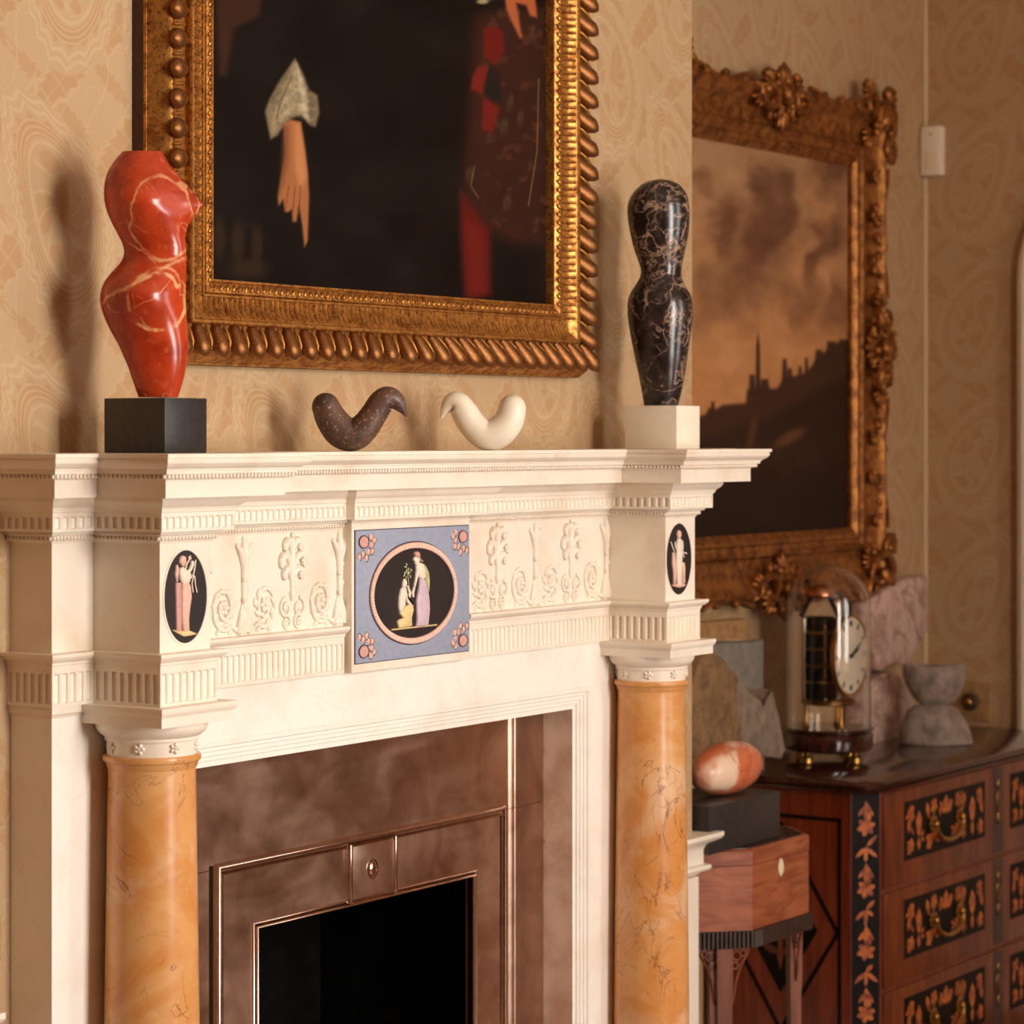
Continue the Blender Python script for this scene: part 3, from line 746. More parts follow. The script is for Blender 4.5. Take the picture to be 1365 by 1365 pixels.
# ------------------------------------------------------------------ jasper cameos: shallow relief traced on the plaque plane
def zoomer(sc, ox, oy, Y):
    def f(x, y):
        p = onY(ox + x / sc, oy + y / sc, Y); return (p.x, p.z)
    return f
def relief(pts, Y, h, mat, parent, name, f):
    """a low relief piece: outline on the ground, rounded up towards the viewer"""
    P = [Vector(f(*p)) for p in pts]
    ar = sum(a.x * b.y - b.x * a.y for a, b in zip(P, P[1:] + P[:1]))
    if ar < 0: P.reverse()
    n = len(P); ins = []
    for i in range(n):
        d = (P[(i + 1) % n] - P[i - 1]).normalized(); ins.append(P[i] + Vector((-d.y, d.x)) * h * 0.55)
    mb = MB()
    mb.add([(p.x, Y + 0.0006, p.y) for p in P] + [(p.x, Y - h * 0.55, p.y) for p in P] + [(p.x, Y - h, p.y) for p in ins],
           [(k * n + i, k * n + (i + 1) % n, (k + 1) * n + (i + 1) % n, (k + 1) * n + i) for k in range(2) for i in range(n)] + [tuple(range(2 * n, 3 * n))])
    return mb.build(name, mat, parent, 70)
def oval(mb, cx_, cz_, a, b, y0, y1, n=64, bev=0.001):
    rings = [[(cx_ + (a - d) * math.cos(2 * PI * i / n), y, cz_ + (b - d) * math.sin(2 * PI * i / n)) for i in range(n)] for d, y in ((0, y0), (0, y1 + bev), (bev, y1))]
    return mb.loft(rings)
def ring(mb, cx_, cz_, a, b, a2, b2, y0, y1, n=72):
    R = [[(cx_ + p * math.cos(2 * PI * i / n), y, cz_ + q * math.sin(2 * PI * i / n)) for i in range(n)] for p, q, y in ((a, b, y0), (a - 0.0006, b - 0.0006, y1), (a2 + 0.0006, b2 + 0.0006, y1), (a2, b2, y0))]
    return mb.loft(R, cap=False)
# central tablet
tb = MB().box(PL0, PL1, YT, YW, 1.1875, 1.4285).build('tablet', 'marble', cp, None)
T0, T1, TZ0, TZ1 = 0.5865, 0.9035, 1.2015, 1.4105
YJ = YT - 0.003
MB().box(T0 - 0.001, T1 + 0.001, YT - 0.0012, YT + 0.001, TZ0 - 0.0012, TZ1 + 0.0012).build('tile_edge', 'jasper_line', tb, None)
MB().bbox(T0, T1, YJ, YT + 0.002, TZ0, TZ1, 0.001).build('jasper_tile', 'jasper_blue', tb)
tcx, tcz = 0.7435, 1.3055
oval(MB(), tcx, tcz, 0.1125, 0.0735, YJ + 0.001, YJ - 0.0008, 72).build('black_ground', 'jasper_black', tb)
ring(MB(), tcx, tcz, 0.1215, 0.0825, 0.1115, 0.0725, YJ, YJ - 0.0028).build('fluted_ring', 'jasper_pink', tb, 30)
mb = MB()
ring(mb, tcx, tcz, 0.1230, 0.0842, 0.1212, 0.0822, YJ, YJ - 0.0012); ring(mb, tcx, tcz, 0.1118, 0.0726, 0.1098, 0.0708, YJ, YJ - 0.0020)
mb.build('ring_outline', 'jasper_line', tb, 30)
mb = MB()
for k in range(96):
    a = 2 * PI * k / 96; c_, s_ = math.cos(a), math.sin(a)
    mb.tube([(tcx + 0.1135 * c_, YJ - 0.0029, tcz + 0.0745 * s_), (tcx + 0.1195 * c_, YJ - 0.0029, tcz + 0.0805 * s_)], 0.0011, 4)
mb.build('ring_reeding', 'jasper_cream', tb, 60, 'stuff')
for sx, sz in ((0, 0), (1, 0), (0, 1), (1, 1)):
    xx = T0 + 0.020 if not sx else T1 - 0.020; zz = TZ0 + 0.018 if not sz else TZ1 - 0.018
    dx, dz = (1 if not sx else -1), (1 if not sz else -1)
    po = MB(); oval(po, xx, zz, 0.0120, 0.0095, YJ, YJ - 0.0015, 20, 0.0006)
    po = po.build('corner_patera', 'jasper_rose', tb)
    mb = MB(); ring(mb, xx, zz, 0.0138, 0.0110, 0.0116, 0.0090, YJ, YJ - 0.0018, 20)
    for k in range(8):
        a = -0.42 + k * 0.345;  d = Vector((math.cos(a) * dx, 0, math.sin(a) * dz))
        mb.tube(spiral(xx + d.x * (0.022 + 0.006 * (k % 2)), zz + d.z * (0.019 + 0.007 * (k % 2)), 0.0068, 0.0016, a + PI, 1.5, YJ - 0.0002, 16), 0.0007, 4)
    mb.build('corner_scrolls', 'jasper_line', tb, 60)
    mb = MB()
    for k in range(8):
        a = -0.42 + k * 0.345;  d = Vector((math.cos(a) * dx, 0, math.sin(a) * dz))
        mb.ell((xx + d.x * (0.022 + 0.006 * (k % 2)), YJ - 0.0001, zz + d.z * (0.019 + 0.007 * (k % 2))), (0.0056, 0, 0), (0, 0.0009, 0), (0, 0, 0.0056), 8, 4)
    for k in range(6):
        a = 2 * PI * k / 6; mb.ell((xx + 0.005 * math.cos(a), YJ - 0.0016, zz + 0.004 * math.sin(a)), (0.002, 0, 0), (0, 0.0008, 0), (0, 0, 0.002), 6, 4)
    mb.build('corner_leaves', 'jasper_pink', tb, 60)
YG = YJ - 0.0008
f = zoomer(6.5, 460, 690, YG)
relief([(398, 965), (790, 922), (793, 936), (398, 979)], YG, 0.0022, 'jasper_yellow', tb, 'ground_line', f)
# standing figure
relief([(640, 530), (672, 520), (692, 560), (712, 640), (722, 720), (724, 800), (716, 880), (708, 932), (660, 944), (610, 940), (618, 880), (614, 800), (612, 720), (624, 650), (636, 590)], YG, 0.0042, 'jasper_lilac', tb, 'standing_figure_skirt', f)
relief([(612, 400), (640, 388), (664, 400), (682, 440), (690, 520), (660, 530), (632, 520), (612, 470), (608, 430)], YG, 0.0040, 'jasper_cream', tb, 'standing_figure_bodice', f)
relief([(652, 395), (690, 420), (714, 470), (722, 540), (718, 640), (702, 628), (692, 560), (680, 480)], YG, 0.0048, 'jasper_green', tb, 'standing_figure_mantle', f)
relief([(590, 345), (606, 338), (632, 346), (640, 368), (628, 398), (610, 412), (598, 395), (600, 378), (588, 372)], YG, 0.0036, 'jasper_cream', tb, 'standing_figure_head', f)
relief([(596, 340), (600, 320), (590, 316), (600, 296), (622, 292), (638, 308), (642, 350), (668, 374), (655, 384), (638, 372), (628, 346)], YG, 0.0044, 'jasper_rose', tb, 'standing_figure_helmet', f)
relief([(612, 440), (630, 470), (620, 530), (602, 600), (590, 650), (592, 690), (580, 690), (572, 650), (590, 600), (602, 530)], YG, 0.0034, 'jasper_cream', tb, 'standing_figure_arm', f)
# kneeling figure
relief([(462, 690), (476, 620), (498, 596), (520, 610), (528, 660), (512, 720), (514, 760), (470, 838), (458, 770)], YG, 0.0040, 'jasper_cream', tb, 'kneeling_figure_torso', f)
relief([(494, 560), (506, 526), (524, 540), (530, 568), (524, 602), (504, 606), (490, 598)], YG, 0.0034, 'jasper_cream', tb, 'kneeling_figure_head', f)
relief([(516, 770), (548, 748), (578, 768), (584, 800), (566, 870), (568, 940), (520, 950), (460, 962), (446, 900), (472, 876), (500, 870), (468, 838), (490, 800)], YG, 0.0044, 'jasper_yellow', tb, 'kneeling_figure_skirt', f)
relief([(514, 650), (530, 690), (572, 750), (580, 772), (556, 768), (520, 720)], YG, 0.0046, 'jasper_cream', tb, 'kneeling_figure_arm', f)
relief([(530, 590), (544, 594), (562, 640), (560, 690), (540, 720), (534, 690), (548, 650)], YG, 0.0034, 'jasper_cream', tb, 'kneeling_figure_forearm', f)
mb = MB(); P2 = lambda x, y, d=0.002: (lambda q: (q[0], YG - d, q[1]))(f(x, y))
mb.tube([P2(546, 600), P2(540, 540), P2(530, 470), P2(518, 395)], 0.0007, 5)
rr = random.Random(3)
for k in range(16):
    x, y = rr.uniform(502, 578), rr.uniform(400, 520)
    if abs(x - 535) > 10 + (y - 390) * 0.4: continue
    q = Vector(P2(x, y)); a = rr.uniform(0, PI); mb.ell(q, (0.0034 * math.cos(a), 0, 0.0034 * math.sin(a)), (0, 0.001, 0), (-0.0014 * math.sin(a), 0, 0.0014 * math.cos(a)), 6, 4)
mb.build('branch', 'jasper_green', tb, 60)
# oval medallions on the two column blocks
for s in (0, 1):
    cxm = 0.0540 if s == 0 else mir(0.0590); czm = 1.3370; bl = blocks[s]
    ring(MB(), cxm, czm, 0.0490, 0.0680, 0.0450, 0.0640, 0.0005, -0.0010, 56).build('medallion_rim', 'marble', bl, 30)
    oval(MB(), cxm, czm, 0.0455, 0.0650, 0.001, -0.0008, 56).build('black_medallion', 'jasper_black', bl)
YG = -0.0008
f = zoomer(8.03, 200, 710, YG)
mL = blocks[0]
relief([(230, 1040), (330, 1050), (420, 1050), (495, 1080), (440, 1100), (360, 1112), (300, 1085)], YG, 0.002, 'jasper_yellow', mL, 'ground_line', f)
relief([(264, 535), (325, 535), (330, 1055), (275, 1050)], YG, 0.0030, 'jasper_rose', mL, 'pedestal', f)
relief([(275, 530), (260, 440), (270, 390), (272, 350), (290, 342), (300, 380), (295, 440), (292, 530)], YG, 0.0026, 'jasper_pink', mL, 'small_statue', f)
relief([(335, 540), (400, 520), (425, 580), (434, 690), (418, 800), (405, 920), (408, 1050), (345, 1060), (330, 900), (330, 700)], YG, 0.0040, 'jasper_pink', mL, 'figure_robe', f)
relief([(310, 380), (345, 365), (380, 400), (430, 440), (412, 530), (345, 560), (312, 500), (302, 430)], YG, 0.0042, 'jasper_cream', mL, 'figure_bodice', f)
relief([(308, 300), (318, 258), (345, 245), (375, 262), (378, 320), (350, 370), (322, 340), (306, 320)], YG, 0.0036, 'jasper_pink', mL, 'figure_head', f)
relief([(370, 420), (410, 390), (430, 340), (425, 300), (455, 300), (465, 330), (440, 400), (400, 455)], YG, 0.0034, 'jasper_cream', mL, 'figure_arm', f)
mb = MB(); P2 = lambda x, y, d=0.002: (lambda q: (q[0], YG - d, q[1]))(f(x, y))
mb.tube([P2(365, 395), P2(380, 340), P2(405, 290), P2(420, 245)], 0.0012, 5); mb.tube([P2(395, 260), P2(430, 280)], 0.0010, 5)
mb.tube([P2(475, 290), P2(465, 380), P2(450, 450), P2(410, 500)], 0.0012, 5)
mb.tube([P2(455, 460), P2(435, 540), P2(448, 640)], 0.0010, 5); mb.tube([P2(465, 460), P2(472, 560), P2(490, 640)], 0.0010, 5)
mb.build('lyre', 'jasper_cream', mL, 60)
f = zoomer(10.5, 870, 680, YG)
mR = blocks[1]
relief([(258, 1050), (330, 1030), (420, 1020), (458, 1048), (420, 1075), (360, 1085), (300, 1070)], YG, 0.002, 'jasper_pink', mR, 'ground_line', f)
relief([(330, 560), (400, 580), (400, 700), (392, 850), (395, 1045), (335, 1045), (330, 850), (322, 700)], YG, 0.0040, 'jasper_cream', mR, 'figure_robe', f)
relief([(340, 400), (375, 395), (408, 430), (415, 520), (400, 590), (332, 575), (325, 500)], YG, 0.0042, 'jasper_cream', mR, 'figure_bodice', f)
relief([(335, 340), (342, 295), (362, 282), (385, 300), (388, 360), (372, 400), (345, 395)], YG, 0.0036, 'jasper_pink', mR, 'figure_head', f)
relief([(272, 590), (298, 590), (305, 700), (328, 760), (322, 880), (305, 1040), (285, 1030), (282, 860), (266, 740)], YG, 0.0036, 'jasper_pink', mR, 'drapery', f)
relief([(395, 730), (430, 730), (442, 800), (438, 900), (440, 1020), (412, 1020), (412, 880), (396, 800)], YG, 0.0036, 'jasper_pink', mR, 'drapery', f)
mb = MB(); P2 = lambda x, y, d=0.002: (lambda q: (q[0], YG - d, q[1]))(f(x, y))
mb.tube([P2(240, 445), P2(262, 510), P2(290, 580)], 0.0012, 5); mb.tube([P2(300, 440), P2(305, 520), P2(335, 570)], 0.0013, 5); mb.tube([P2(400, 580), P2(440, 600), P2(462, 605)], 0.0016, 5)
mb.tube([P2(405, 600), P2(428, 660)], 0.0012, 5)
mb.build('attributes', 'jasper_cream', mR, 60)

# ------------------------------------------------------------------ steel register grate
rg = thing('register_grate', 'burnished steel register grate with square boss plate inside the marble chimneypiece', 'grate')
YS = 0.190
GX0, GX1, GZ = mid - 0.398, mid + 0.398, 0.909         # outer bead rectangle
IX0, IX1, IZ = mid - 0.297, mid + 0.297, 0.797         # fire opening
MB().box(mid - 0.41, mid + 0.41, YS, YS + 0.012, GZ, ARZ - 0.001).build('header_plate', 'steel', rg, None)
for s in (-1, 1):
    x0, x1 = mid + s * 0.41, mid + s * (ARX - 0.001)
    prof = [(x0, YS), (x0 + s * 0.004, YS - 0.004), (x0 + s * 0.010, YS - 0.005), (x0 + s * 0.014, YS - 0.0045), (x0 + s * 0.0155, YS - 0.0058), (x0 + s * 0.017, YS - 0.0060), (x0 + s * 0.0185, YS - 0.0046), (x1, YS + 0.004)]
    if s < 0: prof = [(x0, YS), (x1, YS + 0.001)]
    mb = MB()
    for z0, z1 in ((0.02, 0.9015), (0.9025, ARZ - 0.001)):
        vs = [(x, y, z) for z in (z0, z1) for x, y in prof]; n = len(prof)
        mb.add(vs, [(i, i + 1, n + i + 1, n + i) for i in range(n - 1)])
    mb.build('splayed_cheek', 'steel', rg, 40)
# face plate round the fire, one leaf each side plus head
MB().box(GX0, IX0, YS - 0.002, YS + 0.012, 0.02, GZ).build('face_plate', 'steel', rg, None)
MB().box(IX1, GX1, YS - 0.002, YS + 0.012, 0.02, GZ).build('face_plate', 'steel', rg, None)
MB().box(IX0, mid - 0.062, YS - 0.002, YS + 0.012, IZ, GZ).build('face_plate', 'steel', rg, None)
MB().box(mid + 0.062, IX1, YS - 0.002, YS + 0.012, IZ, GZ).build('face_plate', 'steel', rg, None)
def bead_frame(x0, x1, zt, prof, name):
    mb = MB(); rows = []
    for w_, d_ in prof:
        rows.append([(x0 + w_, YS - d_, 0.02), (x0 + w_, YS - d_, zt - w_), (x1 - w_, YS - d_, zt - w_), (x1 - w_, YS - d_, 0.02)])
    vs = [p for r in rows for p in r]
    mb.add(vs, [(k * 4 + i, k * 4 + i + 1, (k + 1) * 4 + i + 1, (k + 1) * 4 + i) for k in range(len(rows) - 1) for i in range(3)])
    return mb.build(name, 'steel_bright', rg, 50)
def halfround(w0, w1, d0, h, n=6): return [(w0 + (w1 - w0) * k / n, d0 + h * math.sin(PI * k / n)) for k in range(n + 1)]
bead_frame(GX0 - 0.002, GX1 + 0.002, GZ + 0.002, halfround(0, 0.013, 0.0, 0.0095, 8) + [(0.0132, 0.002)] + halfround(0.0135, 0.0195, 0.002, 0.004, 5), 'outer_bead')
bead_frame(IX0 - 0.012, IX1 + 0.012, IZ + 0.012, halfround(0, 0.005, 0.002, 0.003, 4) + halfround(0.0055, 0.0125, 0.002, 0.006, 6) + [(0.0125, -0.012)], 'inner_bead')
cpz0, cpz1 = IZ + 0.010, GZ - 0.014
plate = MB().bbox(mid - 0.062, mid + 0.062, YS - 0.0045, YS + 0.01, cpz0, cpz1, 0.0015).build('boss_plate', 'steel', rg)
for s in (-1, 1):
    x = mid + s * 0.062
    MB().bbox(x - 0.004, x + 0.004, YS - 0.0105, YS, cpz0 - 0.004, cpz1 + 0.004, 0.0028).build('edge_bead', 'steel_bright', plate)
MB().ell((mid, YS - 0.005, (cpz0 + cpz1) / 2), (0.0115, 0, 0), (0, 0.005, 0), (0, 0, 0.0135), 20, 10).build('boss', 'steel_bright', plate, 60)
ring(MB(), mid, (cpz0 + cpz1) / 2, 0.0150, 0.0170, 0.0125, 0.0145, YS - 0.0043, YS - 0.0065, 24).build('boss_rim', 'steel_bright', plate, 30)
mb = MB()                                # firebox behind: back, cheeks, lintel
mb.box(IX0 - 0.06, IX1 + 0.06, 0.55, 0.57, 0.0, 1.0); mb.box(IX0 - 0.06, IX0 - 0.04, 0.20, 0.55, 0, 1.0); mb.box(IX1 + 0.04, IX1 + 0.06, 0.20, 0.55, 0, 1.0); mb.box(IX0 - 0.06, IX1 + 0.06, 0.20, 0.57, 1.0, 1.02)
mb.box(IX0 - 0.06, IX1 + 0.06, 0.20, 0.57, 0.0, 0.02)
mb.build('firebox', 'soot', rg, None)
MB().bbox(IX1 + 0.004, IX1 + 0.04, 0.205, 0.235, 0.74, 0.775, 0.004).build('catch', 'soot', rg)
mb = MB(); mb.bbox(IX0 + 0.10, IX0 + 0.22, 0.50, 0.55, 0.02, 0.73, 0.01); mb.build('fireback_brick', 'ember', rg)

# ------------------------------------------------------------------ paintings
def smooth(a, b, x):
    t = np.clip((x - a) / (b - a), 0, 1); return t * t * (3 - 2 * t)
def vnoise(x, y, seed):
    r = np.random.RandomState(seed); g = r.rand(64, 64)
    xi, yi = np.floor(x).astype(int), np.floor(y).astype(int); fx, fy = x - xi, y - yi
    fx, fy = fx * fx * (3 - 2 * fx), fy * fy * (3 - 2 * fy)
    G = lambda i, j: g[i % 64, j % 64]
    return (G(xi, yi) * (1 - fx) + G(xi + 1, yi) * fx) * (1 - fy) + (G(xi, yi + 1) * (1 - fx) + G(xi + 1, yi + 1) * fx) * fy
def fbm(x, y, seed, n=4):
    s, a = 0, 0.5
    for k in range(n): s = s + a * vnoise(x * 2 ** k, y * 2 ** k, seed + k); a *= 0.5
    return s
class Paint:
    def __init__(s, px, py, base):
        s.x, s.y = px, py; s.c = np.ones(px.shape + (3,)) * np.array(base, float)
    def over(s, m, col):
        s.c = s.c * (1 - m[..., None]) + np.array(col, float) * m[..., None]
    def poly(s, pts, col, soft=3, a=1.0):
        P = np.array(pts, float); x, y = s.x, s.y
        d = np.full(x.shape, 1e9); inside = np.zeros(x.shape, bool)
        for (x0, y0), (x1, y1) in zip(P, np.roll(P, -1, 0)):
            ex, ey = x1 - x0, y1 - y0; L = ex * ex + ey * ey + 1e-9
            t = np.clip(((x - x0) * ex + (y - y0) * ey) / L, 0, 1)
            d = np.minimum(d, np.hypot(x - x0 - t * ex, y - y0 - t * ey))
            c = ((y0 > y) != (y1 > y)) & (x < (x1 - x0) * (y - y0) / (y1 - y0 + 1e-12) + x0); inside ^= c
        sd = np.where(inside, -d, d); s.over((1 - smooth(-soft, soft, sd)) * a, col)
    def blob(s, cx_, cy_, rx, ry, col, a=1.0, rot=0, hard=0.3):
        c_, s_ = math.cos(rot), math.sin(rot); dx, dy = s.x - cx_, s.y - cy_
        r = np.hypot((dx * c_ + dy * s_) / rx, (-dx * s_ + dy * c_) / ry)
        s.over((1 - smooth(hard, 1.0, r)) * a, col)
    def stroke(s, pts, wd, col, a=1.0):
        d = np.full(s.x.shape, 1e9)
        for (x0, y0), (x1, y1) in zip(pts, pts[1:]):
            ex, ey = x1 - x0, y1 - y0; t = np.clip(((s.x - x0) * ex + (s.y - y0) * ey) / (ex * ex + ey * ey + 1e-9), 0, 1)
            d = np.minimum(d, np.hypot(s.x - x0 - t * ex, s.y - y0 - t * ey))
        s.over((1 - smooth(wd * 0.3, wd, d)) * a, col)
def canvas(name, X0, X1, Z0, Z1, Y, step, fn, parent, rough=0.45):
    nx, nz = int((X1 - X0) / step) + 1, int((Z1 - Z0) / step) + 1
    xs, zs = np.linspace(X0, X1, nx), np.linspace(Z0, Z1, nz)
    XX, ZZ = np.meshgrid(xs, zs)
    dx, dy = XX - CX, Y - CY
    dz = dx * CA + dy * SA; rr = dx * SA - dy * CA
    px, py = PCX + FPX * rr / dz, PCY - FPX * (ZZ - H) / dz
    col = np.clip(fn(px, py) / 255.0, 0, 1)
    lin = np.where(col <= 0.04045, col / 12.92, ((col + 0.055) / 1.055) ** 2.4)
    me = bpy.data.meshes.new(name)
    co = np.stack([XX, np.full_like(XX, Y), ZZ], -1).reshape(-1, 3)
    me.vertices.add(len(co)); me.vertices.foreach_set('co', co.astype(np.float32).ravel())
    i = np.arange((nz - 1) * (nx - 1)); r, c = i // (nx - 1), i % (nx - 1); a = r * nx + c
    q = np.stack([a, a + 1, a + nx + 1, a + nx], -1).astype(np.int32)
    me.loops.add(q.size); me.loops.foreach_set('vertex_index', q.ravel())
    me.polygons.add(len(q)); me.polygons.foreach_set('loop_start', (np.arange(len(q)) * 4).astype(np.int32))
    me.update(calc_edges=True)
    at = me.color_attributes.new('paint', 'FLOAT_COLOR', 'POINT')
    at.data.foreach_set('color', np.concatenate([lin.reshape(-1, 3), np.ones((nx * nz, 1))], 1).astype(np.float32).ravel())
    m = Mat(name + '_oil_paint', rough, spec=0.1)
    n = m.nt.nodes.new('ShaderNodeVertexColor'); n.layer_name = 'paint'
    m.nt.links.new(n.outputs[0], m.b.inputs['Base Color']); m.bump(m.noise(260, 3), 0.1, 0.001)
    me.materials.append(m.m)
    return link(name, me, None, parent)

def paint_portrait(px, py):
    p = Paint(px, py, (21, 14, 10)); Z = lambda x, y: (100 + x / 1.896, y / 1.896)
    L = lambda *pts: [Z(*q) for q in pts]
    n = fbm(px / 60, py / 60, 5); p.c += ((n - 0.47) * 14)[..., None]
    p.poly(L((350, -400), (480, -400), (470, 0), (465, 40), (402, 72), (382, 190), (366, 190), (358, 60)), (76, 42, 26), 6, 0.6)
    for x, y, rx, ry in ((412, 610, 20, 60), (460, 620, 18, 55), (365, 600, 18, 60), (440, 680, 60, 30)): p.blob(*Z(x, y), rx / 1.5, ry / 1.5, (52, 36, 22), 0.65)
    # lace sleeve
    p.poly(L((556, 148), (578, 190), (592, 228), (612, 240), (618, 285), (608, 320), (596, 318), (572, 292), (545, 298), (528, 318), (512, 342), (494, 352), (486, 312), (480, 282), (492, 248), (516, 205)), (116, 100, 74), 3.0)
    p.poly(L((556, 160), (574, 200), (588, 300), (560, 288), (530, 308), (500, 335), (496, 290), (520, 240)), (160, 144, 112), 7, 0.8)
    p.poly(L((560, 160), (584, 225), (592, 312), (576, 290), (566, 220)), (196, 180, 146), 3, 0.6)
    for k in range(5): p.stroke(L((556 - k * 6, 175 + k * 14), (520 - k * 3, 250 + k * 12), (505 + k * 4, 320)), 1.6, (110, 92, 66), 0.4)
    p.blob(*Z(604, 265), 7, 16, (120, 104, 78), 0.7)
    tx = fbm(px / 5, py / 5, 77); sl = (1 - smooth(34, 52, np.hypot((px - 392) / 0.8, py - 136))); p.c = p.c * (1 - sl[..., None] * (tx[..., None] - 0.35) * 0.5)
    # forearm and hand
    p.poly(L((527, 312), (545, 302), (570, 308), (580, 370), (588, 430), (592, 490), (590, 560), (588, 610), (580, 624), (574, 570), (566, 520), (560, 560), (550, 560), (548, 530), (538, 536), (530, 535), (526, 505), (515, 520), (512, 500), (520, 450), (530, 390)), (150, 94, 56), 2.6)
    p.poly(L((555, 310), (570, 312), (580, 380), (586, 450), (570, 480), (556, 430)), (180, 122, 76), 5, 0.8)
    p.poly(L((527, 315), (540, 320), (540, 400), (526, 470), (516, 495)), (104, 60, 36), 5, 0.7)
    for a, b in (((540, 470), (532, 530)), ((556, 470), (550, 545)), ((570, 470), (566, 540))): p.stroke(L(a, b), 1.2, (110, 62, 36), 0.8)
    # robe with arms of colour at the other side
    p.poly(L((1010, 40), (1090, 20), (1190, 20), (1190, 620), (1120, 620), (980, 560), (978, 480), (992, 300)), (54, 28, 20), 14, 0.9)
    g = fbm(px / 14, py / 14, 11); p.over(smooth(0.52, 0.66, g) * smooth(Z(1000, 0)[0], Z(1060, 0)[0], px) * (1 - smooth(Z(0, 560)[1], Z(0, 640)[1], py)) * 0.45, (92, 52, 34))
    p.poly(L((1032, 72), (1058, 66), (1082, 78), (1086, 130), (1062, 164), (1032, 142)), (92, 24, 17), 3)
    p.poly(L((1004, 196), (1018, 168), (1046, 165), (1028, 238), (1000, 226)), (104, 30, 22), 3)
    p.poly(L((1048, 165), (1070, 185), (1078, 262), (1034, 240)), (32, 26, 22), 2)
    p.poly(L((1030, 244), (1074, 272), (1056, 332), (1030, 332)), (98, 26, 20), 3)
    p.poly(L((976, 486), (1000, 520), (1050, 585), (1052, 745), (1000, 760), (984, 745), (974, 600)), (84, 21, 15), 7)
    p.poly(L((990, 560), (1030, 580), (1034, 735), (1000, 740)), (104, 30, 21), 8, 0.6)
    p.stroke(L((976, 486), (1060, 570), (1130, 600)), 2.5, (60, 24, 18), 0.8)
    for x, y, rx, ry in ((998, 440, 8, 20), (1092, 512, 8, 24), (1126, 300, 7, 22), (1100, 260, 6, 26), (1085, 320, 8, 24), (1150, 420, 4, 16), (1120, 40, 4, 20), (1158, 80, 4, 20)):
        p.blob(*Z(x, y), rx, ry / 1.4, (104, 86, 60), 0.5, 0.15, 0.0); p.blob(*Z(x, y + 4), rx * 0.4, ry * 0.4, (50, 34, 22), 0.8)
    p.stroke(L((1172, 200), (1168, 380), (1146, 520)), 1.4, (130, 100, 64), 0.6); p.stroke(L((1010, 420), (1000, 470), (1020, 500)), 1.2, (120, 94, 62), 0.6)
    p.blob(*Z(1030, 4), 12, 5, (170, 152, 116), 0.8); p.poly(L((980, -60), (1075, -70), (1080, -6), (1030, 2)), (170, 152, 118), 4, 0.7)
    p.poly(L((1078, -60), (1150, -70), (1165, 10), (1168, 44), (1150, 40), (1140, 14), (1116, 8), (1122, 50), (1130, 94), (1124, 96), (1106, 60), (1090, 22)), (158, 84, 48), 3)
    return p.c
def paint_landscape(px, py):
    p = Paint(px, py, (168, 128, 90)); Z = lambda x, y: (780 + x / 1.797, 60 + y / 1.797)
    L = lambda *pts: [Z(*q) for q in pts]
    t = smooth(180, 560, py); p.c = p.c * (1 - t[..., None]) + np.array((190, 132, 82)) * t[..., None]
    w_ = fbm(px / 40, py / 40, 21) - 0.47
    wx, wy = px + w_ * 60, py + (fbm(px / 40, py / 40, 31) - 0.47) * 60
    q = Paint(wx, wy, (0, 0, 0)); q.c = p.c
    for x, y, rx, ry, a in ((320, 430, 52, 110, .85), (430, 440, 82, 170, .9), (410, 340, 26, 70, .7), (470, 390, 40, 90, .6), (560, 480, 56, 140, .85), (600, 310, 70, 60, .8), (300, 600, 70, 120, .5), (500, 620, 80, 100, .5), (380, 560, 60, 110, .6), (610, 640, 50, 90, .6), (280, 330, 30, 40, .4)):
        q.blob(*Z(x, y), rx / 1.5, ry / 1.5, (108, 70, 48), a, 0.15, 0.2)
    for x, y, rx, ry, a in ((520, 520, 22, 90, .6), (455, 650, 24, 80, .5), (290, 500, 26, 60, .4), (590, 560, 20, 60, .5), (560, 380, 20, 70, .5), (350, 740, 60, 50, .5), (480, 720, 50, 40, .4)):
        q.blob(*Z(x, y), rx / 1.3, ry / 1.3, (206, 150, 98), a, 0.1, 0.1)
    p.c = q.c
    g = fbm(px / 18, py / 18, 41); p.c += ((g - 0.47) * 26)[..., None]
    p.poly(L((230, 905), (300, 880), (330, 862), (385, 858), (388, 826), (460, 822), (475, 800), (530, 785), (560, 745), (600, 715), (650, 700), (650, 1180), (230, 1180)), (66, 40, 26), 3)
    p.poly(L((230, 960), (420, 900), (650, 780), (650, 1200), (230, 1200)), (46, 28, 19), 12, 0.9)
    p.poly(L((408, 830), (410, 720), (414, 690), (418, 720), (420, 830)), (62, 38, 26), 2)
    for x, y0, y1, ww in ((400, 790, 840, 9), (478, 752, 810, 7), (490, 775, 815, 8), (530, 750, 800, 5), (515, 770, 800, 5), (306, 855, 890, 6), (300, 870, 900, 10), (430, 800, 840, 14), (560, 730, 780, 12), (590, 710, 770, 16), (620, 705, 760, 18)):
        p.poly(L((x - ww, y1), (x - ww * .6, y0), (x + ww * .6, y0), (x + ww, y1)), (60, 37, 25), 2.5, 0.95)
    p.blob(*Z(490, 940), 34, 12, (128, 82, 48), 0.6, -0.5); p.blob(*Z(400, 930), 8, 34, (112, 72, 44), 0.5, 0.2)
    g2 = fbm(px / 30, py / 30, 51); p.over(smooth(0.5, 0.7, g2) * smooth(560, 600, py) * 0.35, (84, 52, 32))
    p.poly(L((230, 1080), (650, 1020), (650, 1250), (230, 1250)), (34, 21, 15), 30, 0.7)
    return p.c

